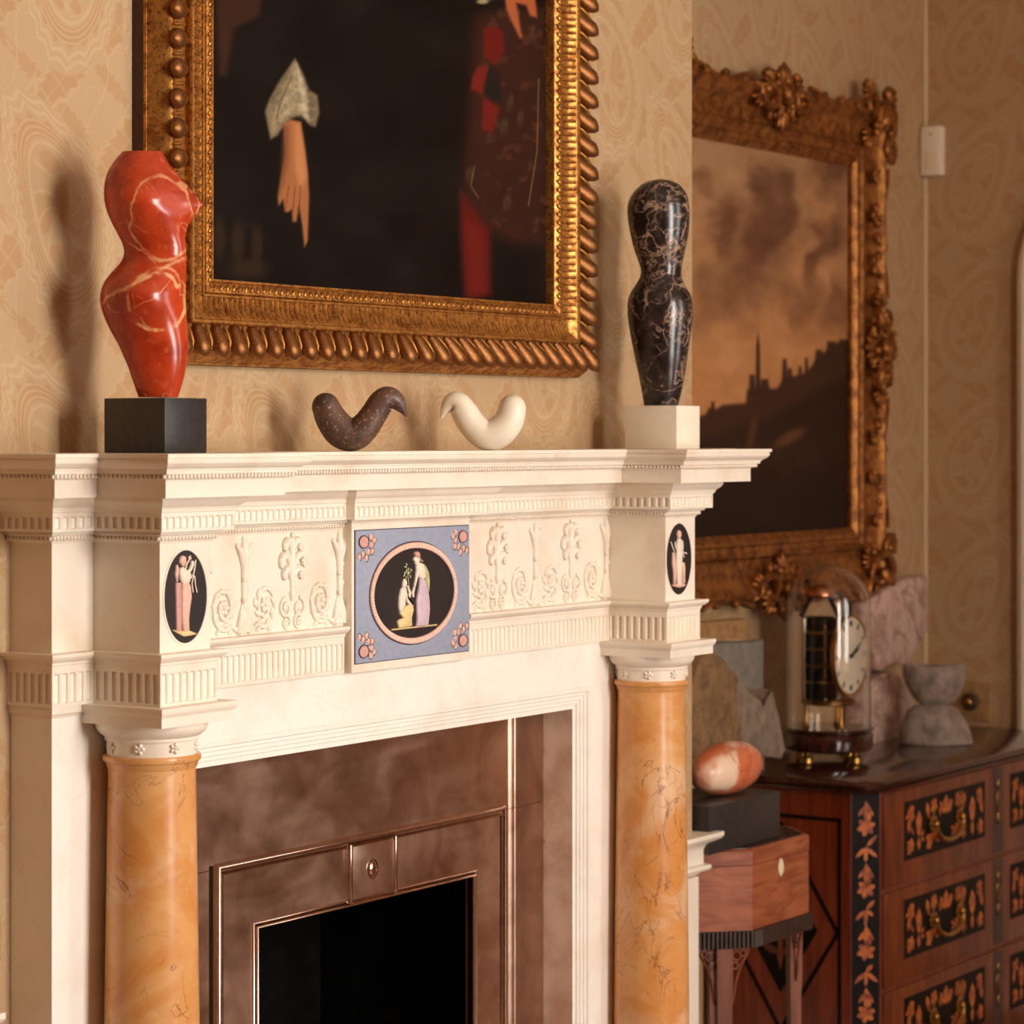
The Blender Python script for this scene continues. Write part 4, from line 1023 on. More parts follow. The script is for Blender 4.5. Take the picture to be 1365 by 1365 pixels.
def frame_sweep(mb, X0, X1, Z0, Z1, prof):
    """profile [(inset from the outer edge, projection from the wall)] round a rectangle, in the wall plane"""
    rows = []
    for w_, d_ in prof:
        rows.append([(X0 + w_, d_, Z0 + w_), (X1 - w_, d_, Z0 + w_), (X1 - w_, d_, Z1 - w_), (X0 + w_, d_, Z1 - w_)])
    vs = [p for r in rows for p in r]
    return mb.add(vs, [(k * 4 + i, k * 4 + (i + 1) % 4, (k + 1) * 4 + (i + 1) % 4, (k + 1) * 4 + i) for k in range(len(rows) - 1) for i in range(4)])

# portrait over the mantel
pf = thing('portrait_painting', 'dark portrait painting in a gadrooned gilt frame above the mantel shelf', 'painting')
FX0, FX1, FZ0, FZ1 = 0.170, 1.372, 1.666, 3.15
Yf = lambda d: YW - d
frame_sweep(MB(), FX0, FX1, FZ0, FZ1, [(0.0, Yf(0.0)), (0.0, Yf(0.022))]).build('frame_side', 'frame_side', pf, None)
mb = frame_sweep(MB(), FX0, FX1, FZ0, FZ1, [(0.0, Yf(0.022)), (0.0015, Yf(0.026)), (0.003, Yf(0.026)), (0.005, Yf(0.030)), (0.011, Yf(0.043)), (0.018, Yf(0.053)), (0.024, Yf(0.057)), (0.050, Yf(0.050)), (0.061, Yf(0.050))])
mb.build('back_moulding', 'gilt', pf, 25)
frame_sweep(MB(), FX0, FX1, FZ0, FZ1, [(0.060, Yf(0.045)), (0.060, Yf(0.060)), (0.062, Yf(0.063)), (0.066, Yf(0.063)), (0.068, Yf(0.060)), (0.070, Yf(0.059)), (0.072, Yf(0.058)), (0.077, Yf(0.053)), (0.085, Yf(0.049)), (0.095, Yf(0.047)), (0.101, Yf(0.047)), (0.102, Yf(0.050)), (0.105, Yf(0.050)), (0.106, Yf(0.047))]).build('fluted_hollow', 'gilt', pf, 25)
frame_sweep(MB(), FX0, FX1, FZ0, FZ1, [(0.106, Yf(0.047)), (0.108, Yf(0.051)), (0.113, Yf(0.052)), (0.121, Yf(0.048)), (0.124, Yf(0.045)), (0.125, Yf(0.048)), (0.128, Yf(0.048)), (0.129, Yf(0.043)), (0.130, Yf(0.028))]).build('sight_moulding', 'gilt', pf, 25)
# ribs in the hollow, leaves on the sight moulding: too fine to pick apart
ribs, leaves = MB(), MB()
def side_point(side, s, w_, d_):
    if side == 0: return Vector((FX0 + s, Yf(d_), FZ0 + w_))
    if side == 1: return Vector((FX1 - w_, Yf(d_), FZ0 + s))
    if side == 2: return Vector((FX0 + s, Yf(d_), FZ1 - w_))
    return Vector((FX0 + w_, Yf(d_), FZ0 + s))
for side in range(4):
    Ls = (FX1 - FX0) if side in (0, 2) else (FZ1 - FZ0)
    n = int((Ls - 0.2) / 0.0122)
    for k in range(n):
        s = 0.1 + (Ls - 0.2) * (k + 0.5) / n
        ribs.tube([side_point(side, s, w_, d_) for w_, d_ in ((0.071, 0.0590), (0.0765, 0.0545), (0.085, 0.0500), (0.093, 0.0480), (0.101, 0.0475))], [0.0028, 0.0034, 0.0034, 0.0034, 0.0028], 5)
    n = int((Ls - 0.24) / 0.0145)
    for k in range(n):
        s = 0.12 + (Ls - 0.24) * (k + 0.5) / n
        a, b = side_point(side, s - 0.004, 0.109, 0.051), side_point(side, s + 0.004, 0.121, 0.049)
        d = (b - a) / 2; t = side_point(side, s + 1, 0.1, 0.05) - side_point(side, s, 0.1, 0.05)
        leaves.ell((a + b) / 2, d, Vector((0, 0.0055, 0)), t * 0.0045, 6, 4)
        leaves.sph(side_point(side, s + 0.007, 0.1145, 0.052), 0.0024, 5, 3)
ribs.build('rib_row', 'gilt', pf, 60, 'stuff'); leaves.build('leaf_row', 'gilt', pf, 60, 'stuff')
# gadroons, each a piece of its own
def gadroon_mesh():
    mb = MB(); P, R = [], []
    for k in range(9):
        t = k / 8; P.append((0, 0, -t)); 
    rad = [0.20, 0.26, 0.30, 0.335, 0.365, 0.385, 0.375, 0.27, 0.06]
    rings = []
    for (x, y, z), r in zip(P, rad):
        rings.append([(r * math.cos(2 * PI * i / 12), 0.72 * r * math.sin(2 * PI * i / 12), z * (1.0 if r > 0.1 else 1.0)) for i in range(12)])
    mb.loft(rings); return mb.mesh('gadroon', 60)
gm = gadroon_mesh(); gm.materials.append(M['gilt_worn'])
fill = MB()
def gadroon(side, s, slant):
    L = 0.050
    a = side_point(side, s, 0.060, 0.050); b = side_point(side, s + slant, 0.0115, 0.070)
    ax = (a - b).normalized(); ln = (a - b).length
    n0 = Vector((0, -1, 0)); sd = n0.cross(ax).normalized(); n1 = ax.cross(sd).normalized()
    W = 0.0405
    mt = Matrix(((sd.x * W, n1.x * W, ax.x * ln, a.x), (sd.y * W, n1.y * W, ax.y * ln, a.y), (sd.z * W, n1.z * W, ax.z * ln, a.z), (0, 0, 0, 1)))
    o = link('gadroon', gm, None, pf); o.matrix_world = mt
dm = MB().tube([(0, 0.12, 0.0), (0, -0.02, -0.3), (0, -0.06, -0.62), (0, 0.02, -0.86)], [0.05, 0.06, 0.055, 0.02], 6).mesh('dart', 60); dm.materials.append(M['gilt'])
def dart(side, s, slant):
    a = side_point(side, s, 0.060, 0.054); b = side_point(side, s + slant, 0.0165, 0.064)
    ax = (a - b).normalized(); ln = (a - b).length
    sd = Vector((0, -1, 0)).cross(ax).normalized(); n1 = ax.cross(sd).normalized(); W = 0.0405
    o = link('dart', dm, None, pf)
    o.matrix_world = Matrix(((sd.x * W, -n1.x * W, ax.x * ln, a.x), (sd.y * W, -n1.y * W, ax.y * ln, a.y), (sd.z * W, -n1.z * W, ax.z * ln, a.z), (0, 0, 0, 1)))
PITCH = 0.0438
Lh = FX1 - FX0; n = int((Lh - 0.05) / PITCH)
for k in range(n + 1):
    s = 0.042 + (Lh - 0.084) * k / n
    u = (s - Lh / 2) / (Lh / 2)
    sl = (0.0 if abs(u) < 0.02 else math.copysign(min(0.030, 0.012 + abs(u) * 0.10), u))
    sl = 0.0 if s < Lh * 0.47 else 0.008 + 0.026 * min(1, (s - Lh * 0.47) / (Lh * 0.14))
    if s < Lh * 0.47: sl = 0.0
    gadroon(0, s, sl if s + sl < Lh - 0.004 else Lh - 0.008 - s); gadroon(2, s, sl)
    if k < n: dart(0, s + PITCH / 2, sl); dart(2, s + PITCH / 2, sl)
Lv = FZ1 - FZ0; n = int((Lv - 0.09) / PITCH)
for k in range(n):
    s = 0.085 + (Lv - 0.13) * k / n
    gadroon(1, s, -0.030); gadroon(3, s, -0.006); dart(1, s + PITCH / 2, -0.030); dart(3, s + PITCH / 2, -0.006)
canvas('canvas', FX0 + 0.127, FX1 - 0.127, FZ0 + 0.127, FZ1 - 0.127, Yf(0.032), 0.0022, paint_portrait, pf)
frame_sweep(MB(), FX0 + 0.1, FX1 - 0.1, FZ0 + 0.1, FZ1 - 0.1, [(0.0, Yf(0.0)), (0.0, Yf(0.03))]).build('backing', 'frame_side', pf, None)

# landscape in a rococo frame on the alcove wall
lf_ = thing('landscape_painting', 'landscape painting with spire and stormy sky in a carved rococo gilt frame in the alcove', 'painting')
CX0, CX1, CZ0, CZ1 = 2.585, 3.415, 1.325, 2.250
OX0, OX1, OZ0, OZ1 = 2.395, 3.605, 1.135, 2.440
Ya = lambda d: YA - d
def rect_rows(rows_def):
    rows = []
    for t, d_ in rows_def:      # t 0 at outer edge, 1 at the sight edge
        l = lambda a, b: a + (b - a) * t
        rows.append([(l(OX0, CX0), Ya(d_), l(OZ0, CZ0)), (l(OX1, CX1), Ya(d_), l(OZ0, CZ0)), (l(OX1, CX1), Ya(d_), l(OZ1, CZ1)), (l(OX0, CX0), Ya(d_), l(OZ1, CZ1))])
    vs = [p for r in rows for p in r]
    return MB().add(vs, [(k * 4 + i, k * 4 + (i + 1) % 4, (k + 1) * 4 + (i + 1) % 4, (k + 1) * 4 + i) for k in range(len(rows) - 1) for i in range(4)])
rect_rows([(0.18, 0.0), (0.18, 0.05), (0.22, 0.062), (0.28, 0.064), (0.34, 0.055), (0.44, 0.042), (0.58, 0.037), (0.68, 0.040), (0.72, 0.046), (0.76, 0.047), (0.80, 0.042), (0.84, 0.041), (0.87, 0.045), (0.92, 0.045), (0.96, 0.038), (1.0, 0.034), (1.0, 0.02)]).build('frame_moulding', 'gilt_dull', lf_, 25)
canvas('canvas', CX0 - 0.005, CX1 + 0.005, CZ0 - 0.005, CZ1 + 0.005, Ya(0.024), 0.0036, paint_landscape, lf_)
rr = random.Random(11)
def cscroll(mb, c, r, a0, turns, d, th=0.010):
    P = [(c[0] + (r * (1 - 0.72 * k / 18)) * math.cos(a0 + turns * 2 * PI * k / 18), Ya(d) - 0.006 * math.sin(PI * k / 18), c[1] + (r * (1 - 0.72 * k / 18)) * math.sin(a0 + turns * 2 * PI * k / 18)) for k in range(19)]
    mb.tube(P, [th * (0.55 + 0.6 * math.sin(PI * (k + 1) / 20)) for k in range(19)], 6)
    mb.sph(P[-1], th * 1.2, 6, 4)
def leafy(mb, c, ang, ln, d, wd=0.4, n=3):
    for k in range(-n, n + 1):
        a = ang + k * 0.38; l = ln * (1 - 0.10 * abs(k))
        dv = Vector((math.cos(a), 0, math.sin(a))); t = Vector((-dv.z, 0, dv.x))
        mb.ell(Vector((c[0], Ya(d), c[1])) + dv * l * 0.55, dv * l * 0.5, Vector((0, -0.012, 0)), t * l * wd * 0.36, 7, 5)
def corner(cx_, cz_, sx, sz):
    mb = MB()
    cscroll(mb, (cx_ - sx * 0.010, cz_ - sz * 0.010), 0.070, math.atan2(sz, sx) - 2.2, 0.85 * sx * sz, 0.062, 0.013)
    cscroll(mb, (cx_ - sx * 0.075, cz_ + sz * 0.030), 0.042, math.atan2(sz, sx) + 0.4, -0.9 * sx * sz, 0.058, 0.010)
    cscroll(mb, (cx_ + sx * 0.032, cz_ - sz * 0.085), 0.042, math.atan2(sz, sx) - 0.4, 0.9 * sx * sz, 0.058, 0.010)
    mb.ell((cx_ + sx * 0.002, Ya(0.070), cz_ + sz * 0.002), (0.034 * sx, 0, 0.030 * sz), (0, -0.020, 0), (-0.016 * sx, 0, 0.018 * sz), 10, 7)
    leafy(mb, (cx_ + sx * 0.03, cz_ + sz * 0.035), math.atan2(sz, sx), 0.062, 0.058)
    leafy(mb, (cx_ - sx * 0.06, cz_ + sz * 0.05), math.atan2(sz * 0.8, -sx), 0.055, 0.055)
    leafy(mb, (cx_ + sx * 0.045, cz_ - sz * 0.07), math.atan2(-sz, sx * 0.6), 0.055, 0.055)
    leafy(mb, (cx_ - sx * 0.055, cz_ - sz * 0.045), math.atan2(-sz, -sx), 0.050, 0.050)
    for k in range(9): mb.sph((cx_ + rr.uniform(-0.08, 0.06) * sx, Ya(0.064), cz_ + rr.uniform(-0.08, 0.06) * sz), rr.uniform(0.007, 0.013), 7, 5)
    mb.build('corner_cartouche', 'gilt_dull', lf_, 60)
def centre(cx_, cz_, nx, nz):
    mb = MB(); tx, tz = -nz, nx; an = math.atan2(nz, nx)
    leafy(mb, (cx_ + nx * 0.01, cz_ + nz * 0.01), an, 0.070, 0.060, 0.45, 3)
    leafy(mb, (cx_ - nx * 0.02, cz_ - nz * 0.02), an + PI, 0.075, 0.052, 0.4, 2)
    for s in (-1, 1):
        cscroll(mb, (cx_ + tx * s * 0.075, cz_ + tz * s * 0.075), 0.046, an + s * 1.2, s * 0.95, 0.060, 0.011)
        cscroll(mb, (cx_ + tx * s * 0.045 - nx * 0.045, cz_ + tz * s * 0.045 - nz * 0.045), 0.030, an + PI - s * 0.9, -s * 0.9, 0.056, 0.009)
        leafy(mb, (cx_ + tx * s * 0.10, cz_ + tz * s * 0.10), an + s * 1.9, 0.060, 0.054, 0.4, 2)
        leafy(mb, (cx_ + tx * s * 0.06 + nx * 0.02, cz_ + tz * s * 0.06 + nz * 0.02), an + s * 0.9, 0.050, 0.056, 0.4, 2)
    mb.ell((cx_, Ya(0.068), cz_), (0.026, 0, 0), (0, -0.02, 0), (0, 0, 0.026), 10, 7)
    for k in range(14): mb.sph((cx_ + rr.uniform(-0.07, 0.07), Ya(0.064), cz_ + rr.uniform(-0.05, 0.05)), rr.uniform(0.007, 0.013), 7, 5)
    mb.build('centre_cartouche', 'gilt_dull', lf_, 60)
ex0, ex1, ez0, ez1 = OX0 + 0.055, OX1 - 0.055, OZ0 + 0.055, OZ1 - 0.055
for sx, x in ((-1, ex0), (1, ex1)):
    for sz, z in ((-1, ez0), (1, ez1)): corner(x, z, sx, sz)
xm, zm = (OX0 + OX1) / 2, (OZ0 + OZ1) / 2
centre(xm, ez1, 0, 1); centre(xm, ez0, 0, -1); centre(ex1, zm, 1, 0); centre(ex0, zm, -1, 0)
# running foliage between the cartouches and the scalloped outer lip
def run(p0, p1, nrm, name):
    mb = MB(); p0, p1 = Vector(p0), Vector(p1); d = (p1 - p0); Lr = d.length; d.normalize(); nv = Vector(nrm)
    P = []
    for k in range(41):
        t = k / 40; wv = 0.020 * math.cos(2 * PI * t)
        c = p0 + d * (Lr * t) + nv * (0.022 + wv); P.append((c.x, Ya(0.050), c.y))
    mb.tube(P, 0.0085, 6)
    n_ = int(Lr / 0.034)
    for k in range(n_):
        c = p0 + d * (Lr * (k + 0.5) / n_) + nv * (-0.012 + 0.016 * math.sin(k * 1.7))
        an = math.atan2(d.y, d.x) + (0.7 if k % 2 else -0.7) + (PI if k > n_ / 2 else 0)
        leafy(mb, (c.x, c.y), an, rr.uniform(0.024, 0.034), 0.050, 0.6, 1)
        if k % 3 == 0: cscroll(mb, (c.x - nv.x * 0.018, c.y - nv.y * 0.018), 0.017, an, 0.9, 0.050, 0.0055)
        if k % 2: mb.sph((c.x + nv.x * 0.01, Ya(0.060), c.y + nv.y * 0.01), 0.0085, 7, 5)
    mb.build(name, 'gilt_dull', lf_, 60)
def lip(p0, p1, nrm):
    mb = MB(); p0, p1 = Vector(p0), Vector(p1); d = (p1 - p0); nv = Vector(nrm); P = []
    for k in range(31):
        t = k / 30; c = p0 + d * t + nv * (0.020 + 0.012 * math.cos(2 * PI * t)); P.append((c.x, Ya(0.052), c.y))
    mb.tube(P, 0.009, 6)
    for k in range(6):
        c = p0 + d * ((k + 0.5) / 6) + nv * 0.016; leafy(mb, (c.x, c.y), math.atan2(d.y, d.x) + (0.5 if k % 2 else -0.5), 0.026, 0.050, 0.5, 1)
    mb.build('rail_lip', 'gilt_dull', lf_, 60)
run((ex1, ez1 - 0.13), (ex1, zm + 0.13), (1, 0), 'carved_foliage'); run((ex1, ez0 + 0.13), (ex1, zm - 0.13), (1, 0), 'carved_foliage')
run((ex0, ez1 - 0.13), (ex0, zm + 0.13), (-1, 0), 'carved_foliage'); run((ex0, ez0 + 0.13), (ex0, zm - 0.13), (-1, 0), 'carved_foliage')
for z, nz in ((ez1, 1), (ez0, -1)):
    lip((xm + 0.15, z), (ex1 - 0.12, z), (0, nz)); lip((xm - 0.15, z), (ex0 + 0.12, z), (0, nz))

# ------------------------------------------------------------------ sculptures on the shelf
ZS = 1.536
def plinth(px_corner, px_right, px_left, ytop, y0):
    a = onY(px_corner, ytop, y0); b = onY(px_right, ytop, y0); c = onX(px_left, ytop, a.x)
    return a.x, b.x, y0, c.y, a.z
def silhouette(rows, sc, ox, oy, c, depth_ratio, nseg=28, shape=None):
    """body of revolution-like rings: left and right outline per height, elliptical across the view"""
    Zc = depth(c[0], c[1]); k = Zc / FPX
    c0 = Vector((c[0], c[1], 0)); u0 = proj(c[0], c[1], H)[0]
    rings = []
    ys = [r[0] for r in rows]
    yy = np.concatenate([np.linspace(a, b, 4, endpoint=False) for a, b in zip(ys, ys[1:])] + [[ys[-1]]])
    def cub(vals):      # smooth interpolation through the outline
        P = catmull([(v, 0, 0) for v in vals], 4); return [p[0] for p in P]
    l, r = cub([q[1] for q in rows]), cub([q[2] for q in rows])
    for y, a, b in zip(yy, l, r):
        xa, xb = (ox + a / sc - u0) * k, (ox + b / sc - u0) * k
        z = H - (oy + y / sc - PCY) * k
        mx, hw = (xa + xb) / 2, (xb - xa) / 2
        rg_ = []
        for i in range(nseg):
            th = 2 * PI * i / nseg
            du, dv = math.cos(th) * hw, -math.sin(th) * hw * depth_ratio
            if shape: du, dv = shape(y, th, hw, du, dv)
            p = c0 + RV * (mx + du) + FV * dv
            rg_.append((p.x, p.y, z))
        rings.append(rg_)
    return rings
# red torso
x0, x1, y0, y1, zt = plinth(220, 276, 138.5, 530, 0.0)
rt = thing('red_torso_sculpture', 'polished red stone torso sculpture on a black block', 'sculpture')
MB().bbox(x0, x1, y0, y1, ZS, zt, 0.0015).build('plinth', 'black_stone', rt)
rows = [(40, 198, 372), (60, 180, 380), (90, 158, 396), (125, 138, 416), (165, 127, 432), (205, 123, 440), (250, 125, 444), (300, 138, 450), (350, 160, 458), (400, 186, 466), (440, 204, 470), (475, 206, 471), (510, 190, 472), (550, 154, 471), (600, 120, 469), (650, 107, 468), (700, 111, 470), (750, 128, 474), (800, 152, 478), (850, 180, 480), (900, 203, 478), (950, 224, 471), (1000, 241, 460), (1050, 258, 446), (1078, 268, 436)]
SIL = [(40, 372), (90, 398), (125, 428), (160, 455), (200, 494), (235, 520), (255, 536), (263, 543), (271, 538), (290, 524), (320, 500), (350, 480), (380, 471), (400, 466)]
def red_shape(y, th, hw, du, dv):
    # pointed breast towards the right, flattened upper left, rounded belly towards the viewer
    a = (th + PI) % (2 * PI) - PI
    if y < 400:
        body = np.interp(y, [r[0] for r in rows], [r[2] for r in rows]); sil = np.interp(y, [q[0] for q in SIL], [q[1] for q in SIL])
        amp = (sil - body) / 3.175 * 1.05e-3
        wdt = 0.62 - 0.22 * math.exp(-((y - 263) / 40.0) ** 2)
        du += amp * math.exp(-abs(a / wdt) ** 1.6)
    fr = max(0, math.sin(th))
    dv *= np.interp(y, [40, 120, 260, 360, 440, 480, 560, 650, 760, 900, 1080], [0.80, 0.98, 1.12, 0.95, 0.72, 0.72, 0.92, 1.02, 0.95, 0.85, 0.85])
    dv -= 0.014 * math.exp(-((y - 655) / 85.0) ** 2) * fr ** 3
    dv -= 0.010 * math.exp(-((y - 260) / 75.0) ** 2) * fr ** 3
    return du, dv
ctr = ((x0 + x1) / 2 + 0.002, (y0 + y1) / 2)
rings = silhouette(rows, 3.175, 100, 190, ctr, 0.80, 36, red_shape)
MB().loft(rings).build('torso', 'red_stone', rt, 50)
# dark torso
x0, x1, y0, y1, zt = plinth(902, 933, 833, 540.5, 0.0)
dt = thing('black_torso_sculpture', 'white veined black marble torso sculpture on a cream block', 'sculpture')
MB().bbox(x0, x1, y0, y1, ZS, zt, 0.0015).build('plinth', 'cream_stone', dt)
rows = [(66, 262, 300), (74, 226, 336), (90, 192, 368), (120, 160, 396), (160, 136, 412), (200, 127, 418), (250, 129, 419), (300, 137, 415), (350, 147, 408), (400, 160, 397), (450, 178, 386), (490, 189, 380), (520, 186, 380), (560, 164, 396), (600, 139, 420), (640, 128, 432), (680, 127, 436), (720, 130, 433), (780, 139, 425), (840, 150, 416), (900, 162, 408), (960, 175, 398), (1020, 187, 388), (1080, 198, 375), (1122, 204, 364)]
ctr = ((x0 + x1) / 2, (y0 + y1) / 2)
rings = silhouette(rows, 3.5, 800, 220, ctr, 0.78, 32)
MB().loft(rings).build('torso', 'dark_marble', dt, 60)
k_ = depth(*ctr) / FPX; u0 = proj(ctr[0], ctr[1], H)[0]
ec = Vector((ctr[0], ctr[1], 0)) + RV * ((800 + 368 / 3.5 - u0) * k_) - FV * 0.0285; ez = H - (220 + 325 / 3.5 - PCY) * k_
mb = MB()
for r in (0.0045, 0.0085, 0.0125):
    P = [(ec + RV * (r * math.cos(2 * PI * i / 20)) * 0.75 + FV * (r * math.cos(2 * PI * i / 20) * 0.55)) + Vector((0, 0, ez + r * math.sin(2 * PI * i / 20))) for i in range(21)]
    mb.tube(P, 0.0006, 5)
mb.build('carved_rings', 'jasper_line', dt, 60)

# two curled bird forms
def curled(name, label, mat, pts, xy, group=None):
    k = depth(*xy) / FPX; u0 = proj(xy[0], xy[1], H)[0]
    path = catmull([Vector((x, y, r)) for x, y, r in pts], 6)
    P, R = [], []
    c0 = Vector((xy[0], xy[1], 0))
    for q in path:
        P.append(c0 + RV * ((400 + q[0] / 4.266 - u0) * k) + Vector((0, 0, H - (500 + q[1] / 4.266 - PCY) * k))); R.append(max(0.002, q[2] / 4.266 * k))
    # round off the thick end
    d0 = (P[0] - P[1]).normalized(); pre, prr = [], []
    for t in (0.999, 0.96, 0.86, 0.70, 0.5, 0.27):
        pre.append(P[0] + d0 * R[0] * t); prr.append(R[0] * math.sqrt(max(0.0008, 1 - t * t)))
    P = pre + P; R = prr + R
    P.append(P[-1] + (P[-1] - P[-2]).normalized() * R[-1]); R.append(R[-1] * 0.3)
    mb = MB().tube(P, R, 24)
    lowest = min(v[2] for v in mb.v); dz = ZS - lowest
    mb.v = [(x, y, z + dz) for x, y, z in mb.v]
    return tag(mb.build(name, mat, None, 70), label, 'sculpture', group)
curled('curled_stone_bird', 'dark brown speckled curled bird form in stone on the mantel shelf', 'brown_stone',
       [(146, 192, 80), (178, 262, 90), (236, 332, 98), (306, 352, 92), (368, 306, 84), (418, 236, 76), (460, 172, 74), (502, 146, 70), (546, 162, 54), (580, 204, 28), (602, 242, 6)], (0.50, 0.095))
curled('curled_stone_bird', 'white stone curled bird form with pointed beak on the mantel shelf', 'white_stone',
       [(1206, 205, 79), (1184, 280, 86), (1122, 344, 90), (1050, 352, 86), (984, 300, 80), (936, 228, 76), (902, 178, 66), (862, 172, 54), (830, 206, 34), (802, 262, 6)], (0.84, 0.095))

# ------------------------------------------------------------------ commode in the alcove
TZ = 0.78
cm = thing('marquetry_commode', 'dark mahogany commode with floral marquetry drawers and black lines in the alcove', 'chest')
CXL, CXR, CYF, CYB = 2.700, 3.915, 0.232, 0.655
ch = 0.050                                # canted corner
BZ = 0.752
def slab(x0, x1, yf, yb, z0, z1, c_, mb=None):
    return [(x0, yb), (x0, yf + c_), (x0 + c_ * 0.35, yf + c_ * 0.35), (x0 + c_, yf), (x1, yf), (x1, yb)]
mb = MB(); rings = []
for off, z in ((0.016, 0.7525), (0.022, 0.756), (0.024, 0.760), (0.0185, 0.763), (0.0185, 0.765), (0.026, 0.768), (0.0275, 0.773), (0.025, 0.778), (0.021, 0.780)):
    rings.append([(x, y, z) for x, y in slab(CXL - off, CXR + min(off, 0.01), CYF - off, CYB + 0.004, 0, 0, ch)])
mb.loft(rings); mb.build('top', 'mahogany_dark', cm, 40)
body = [(CXL, CYB), (CXL, CYF + ch), (CXL + ch, CYF), (CXR, CYF), (CXR, CYB)]
MB().loft([[(x, y, z) for x, y in body] for z in (0.09, BZ)]).build('carcase', 'mahogany', cm, None)
for x in (CXL + 0.04, CXR - 0.07):
    for y in (CYF + 0.02, CYB - 0.06): MB().bbox(x, x + 0.05, y, y + 0.05, 0.0, 0.09, 0.006).build('foot', 'mahogany', cm)
# canted stile with flowers
cs = MB(); q = 0.0015
cs.add([(CXL + 0.002 - q, CYF + ch - 0.002 - q, 0.11), (CXL + ch - 0.002 - q, CYF + 0.002 - q, 0.11), (CXL + ch - 0.002 - q, CYF + 0.002 - q, BZ), (CXL + 0.002 - q, CYF + ch - 0.002 - q, BZ)], [(0, 1, 2, 3)])
stile = cs.build('corner_stile', 'ebony', cm, None)
mb = MB(); rr = random.Random(5); du = Vector((0.7071, -0.7071, 0)); nn = Vector((-0.7071, -0.7071, 0))
sc_ = Vector((CXL + ch / 2, CYF + ch / 2, 0)) + nn * 0.0028
def petal(mb, c, u, v, ang, l, wd):
    d = u * math.cos(ang) + v * math.sin(ang); t = u * -math.sin(ang) + v * math.cos(ang); c = Vector(c)
    pts = [c, c + d * l * 0.35 + t * wd, c + d * l * 0.75 + t * wd * 0.8, c + d * l, c + d * l * 0.75 - t * wd * 0.8, c + d * l * 0.35 - t * wd]
    mb.add(pts, [(0, 1, 2, 3, 4, 5)])
UP = Vector((0, 0, 1))
z = BZ - 0.03; k = 0
while z > 0.14:
    c = sc_ + UP * z
    if k % 3 == 1:
        for a in range(6): petal(mb, c, du, UP, a * PI / 3 + 0.3, 0.023, 0.007)
    elif k % 3 == 0:
        petal(mb, c + UP * 0.012, du, UP, -PI / 2 + 0.1, 0.055, 0.010); petal(mb, c, du, UP, -0.9, 0.03, 0.005); petal(mb, c, du, UP, PI + 0.9, 0.03, 0.005)
    else:
        for a in (-2.4, -1.6, -0.7, 0.8): petal(mb, c, du, UP, a, rr.uniform(0.022, 0.04), 0.005)
    z -= 0.047; k += 1
mb.build('marquetry_flowers', 'marquetry', stile, None)
# drawers with banding, black panel, inlay and brass handles
def marquetry_panel(seed, wd, ht):
    mb = MB(); r = random.Random(seed); U, V = Vector((1, 0, 0)), UP
    def spray(x, z, sx):
        for a in range(6): petal(mb, (x, 0, z), U, V, a * PI / 3 + r.uniform(0, 1), 0.021, 0.0075)
    petal(mb, (wd / 2, 0, ht * 0.95), U, V, -PI / 2, ht * 0.34, 0.015); petal(mb, (wd / 2 - 0.01, 0, ht * 0.62), U, V, 2.2, 0.04, 0.009); petal(mb, (wd / 2 + 0.01, 0, ht * 0.62), U, V, 0.9, 0.04, 0.009)
    for s in (-1, 1):
        X = lambda t: wd / 2 + s * t * wd / 2
        petal(mb, (X(0.66), 0, ht * 0.80), U, V, -PI / 2, ht * 0.46, 0.017); petal(mb, (X(0.66), 0, ht * 0.36), U, V, -PI / 2, ht * 0.26, 0.009)
        spray(X(0.86), ht * 0.22, s); spray(X(0.84), ht * 0.78, s); spray(X(0.42), ht * 0.22, s); spray(X(0.30), ht * 0.80, s)
        petal(mb, (X(0.92), 0, ht * 0.44), U, V, PI / 2 + 0.3 * s, 0.042, 0.010); petal(mb, (X(0.48), 0, ht * 0.90), U, V, -PI / 2 - 0.4 * s, 0.045, 0.010)
        petal(mb, (X(0.22), 0, ht * 0.40), U, V, -0.5 if s > 0 else PI + 0.5, 0.05, 0.009); petal(mb, (X(0.12), 0, ht * 0.20), U, V, 0.25 if s > 0 else PI - 0.25, 0.05, 0.010)
        for q_ in range(7): petal(mb, (X(r.uniform(0.1, 0.95)), 0, ht * r.uniform(0.15, 0.85)), U, V, r.uniform(0, 2 * PI), r.uniform(0.018, 0.03), 0.005)
    for v in range(len(mb.v)): 
        x, y, z = mb.v[v]; mb.v[v] = (min(max(x, 0.005), wd - 0.005), y, min(max(z, 0.004), ht - 0.004))
    return mb.mesh('marquetry_flowers', None)
PW = [(2.862, 3.322), (3.478, 3.885)]
mq = [marquetry_panel(4, PW[0][1] - PW[0][0], 0.136), marquetry_panel(9, PW[1][1] - PW[1][0], 0.136)]
for me in mq: me.materials.append(M['marquetry'])
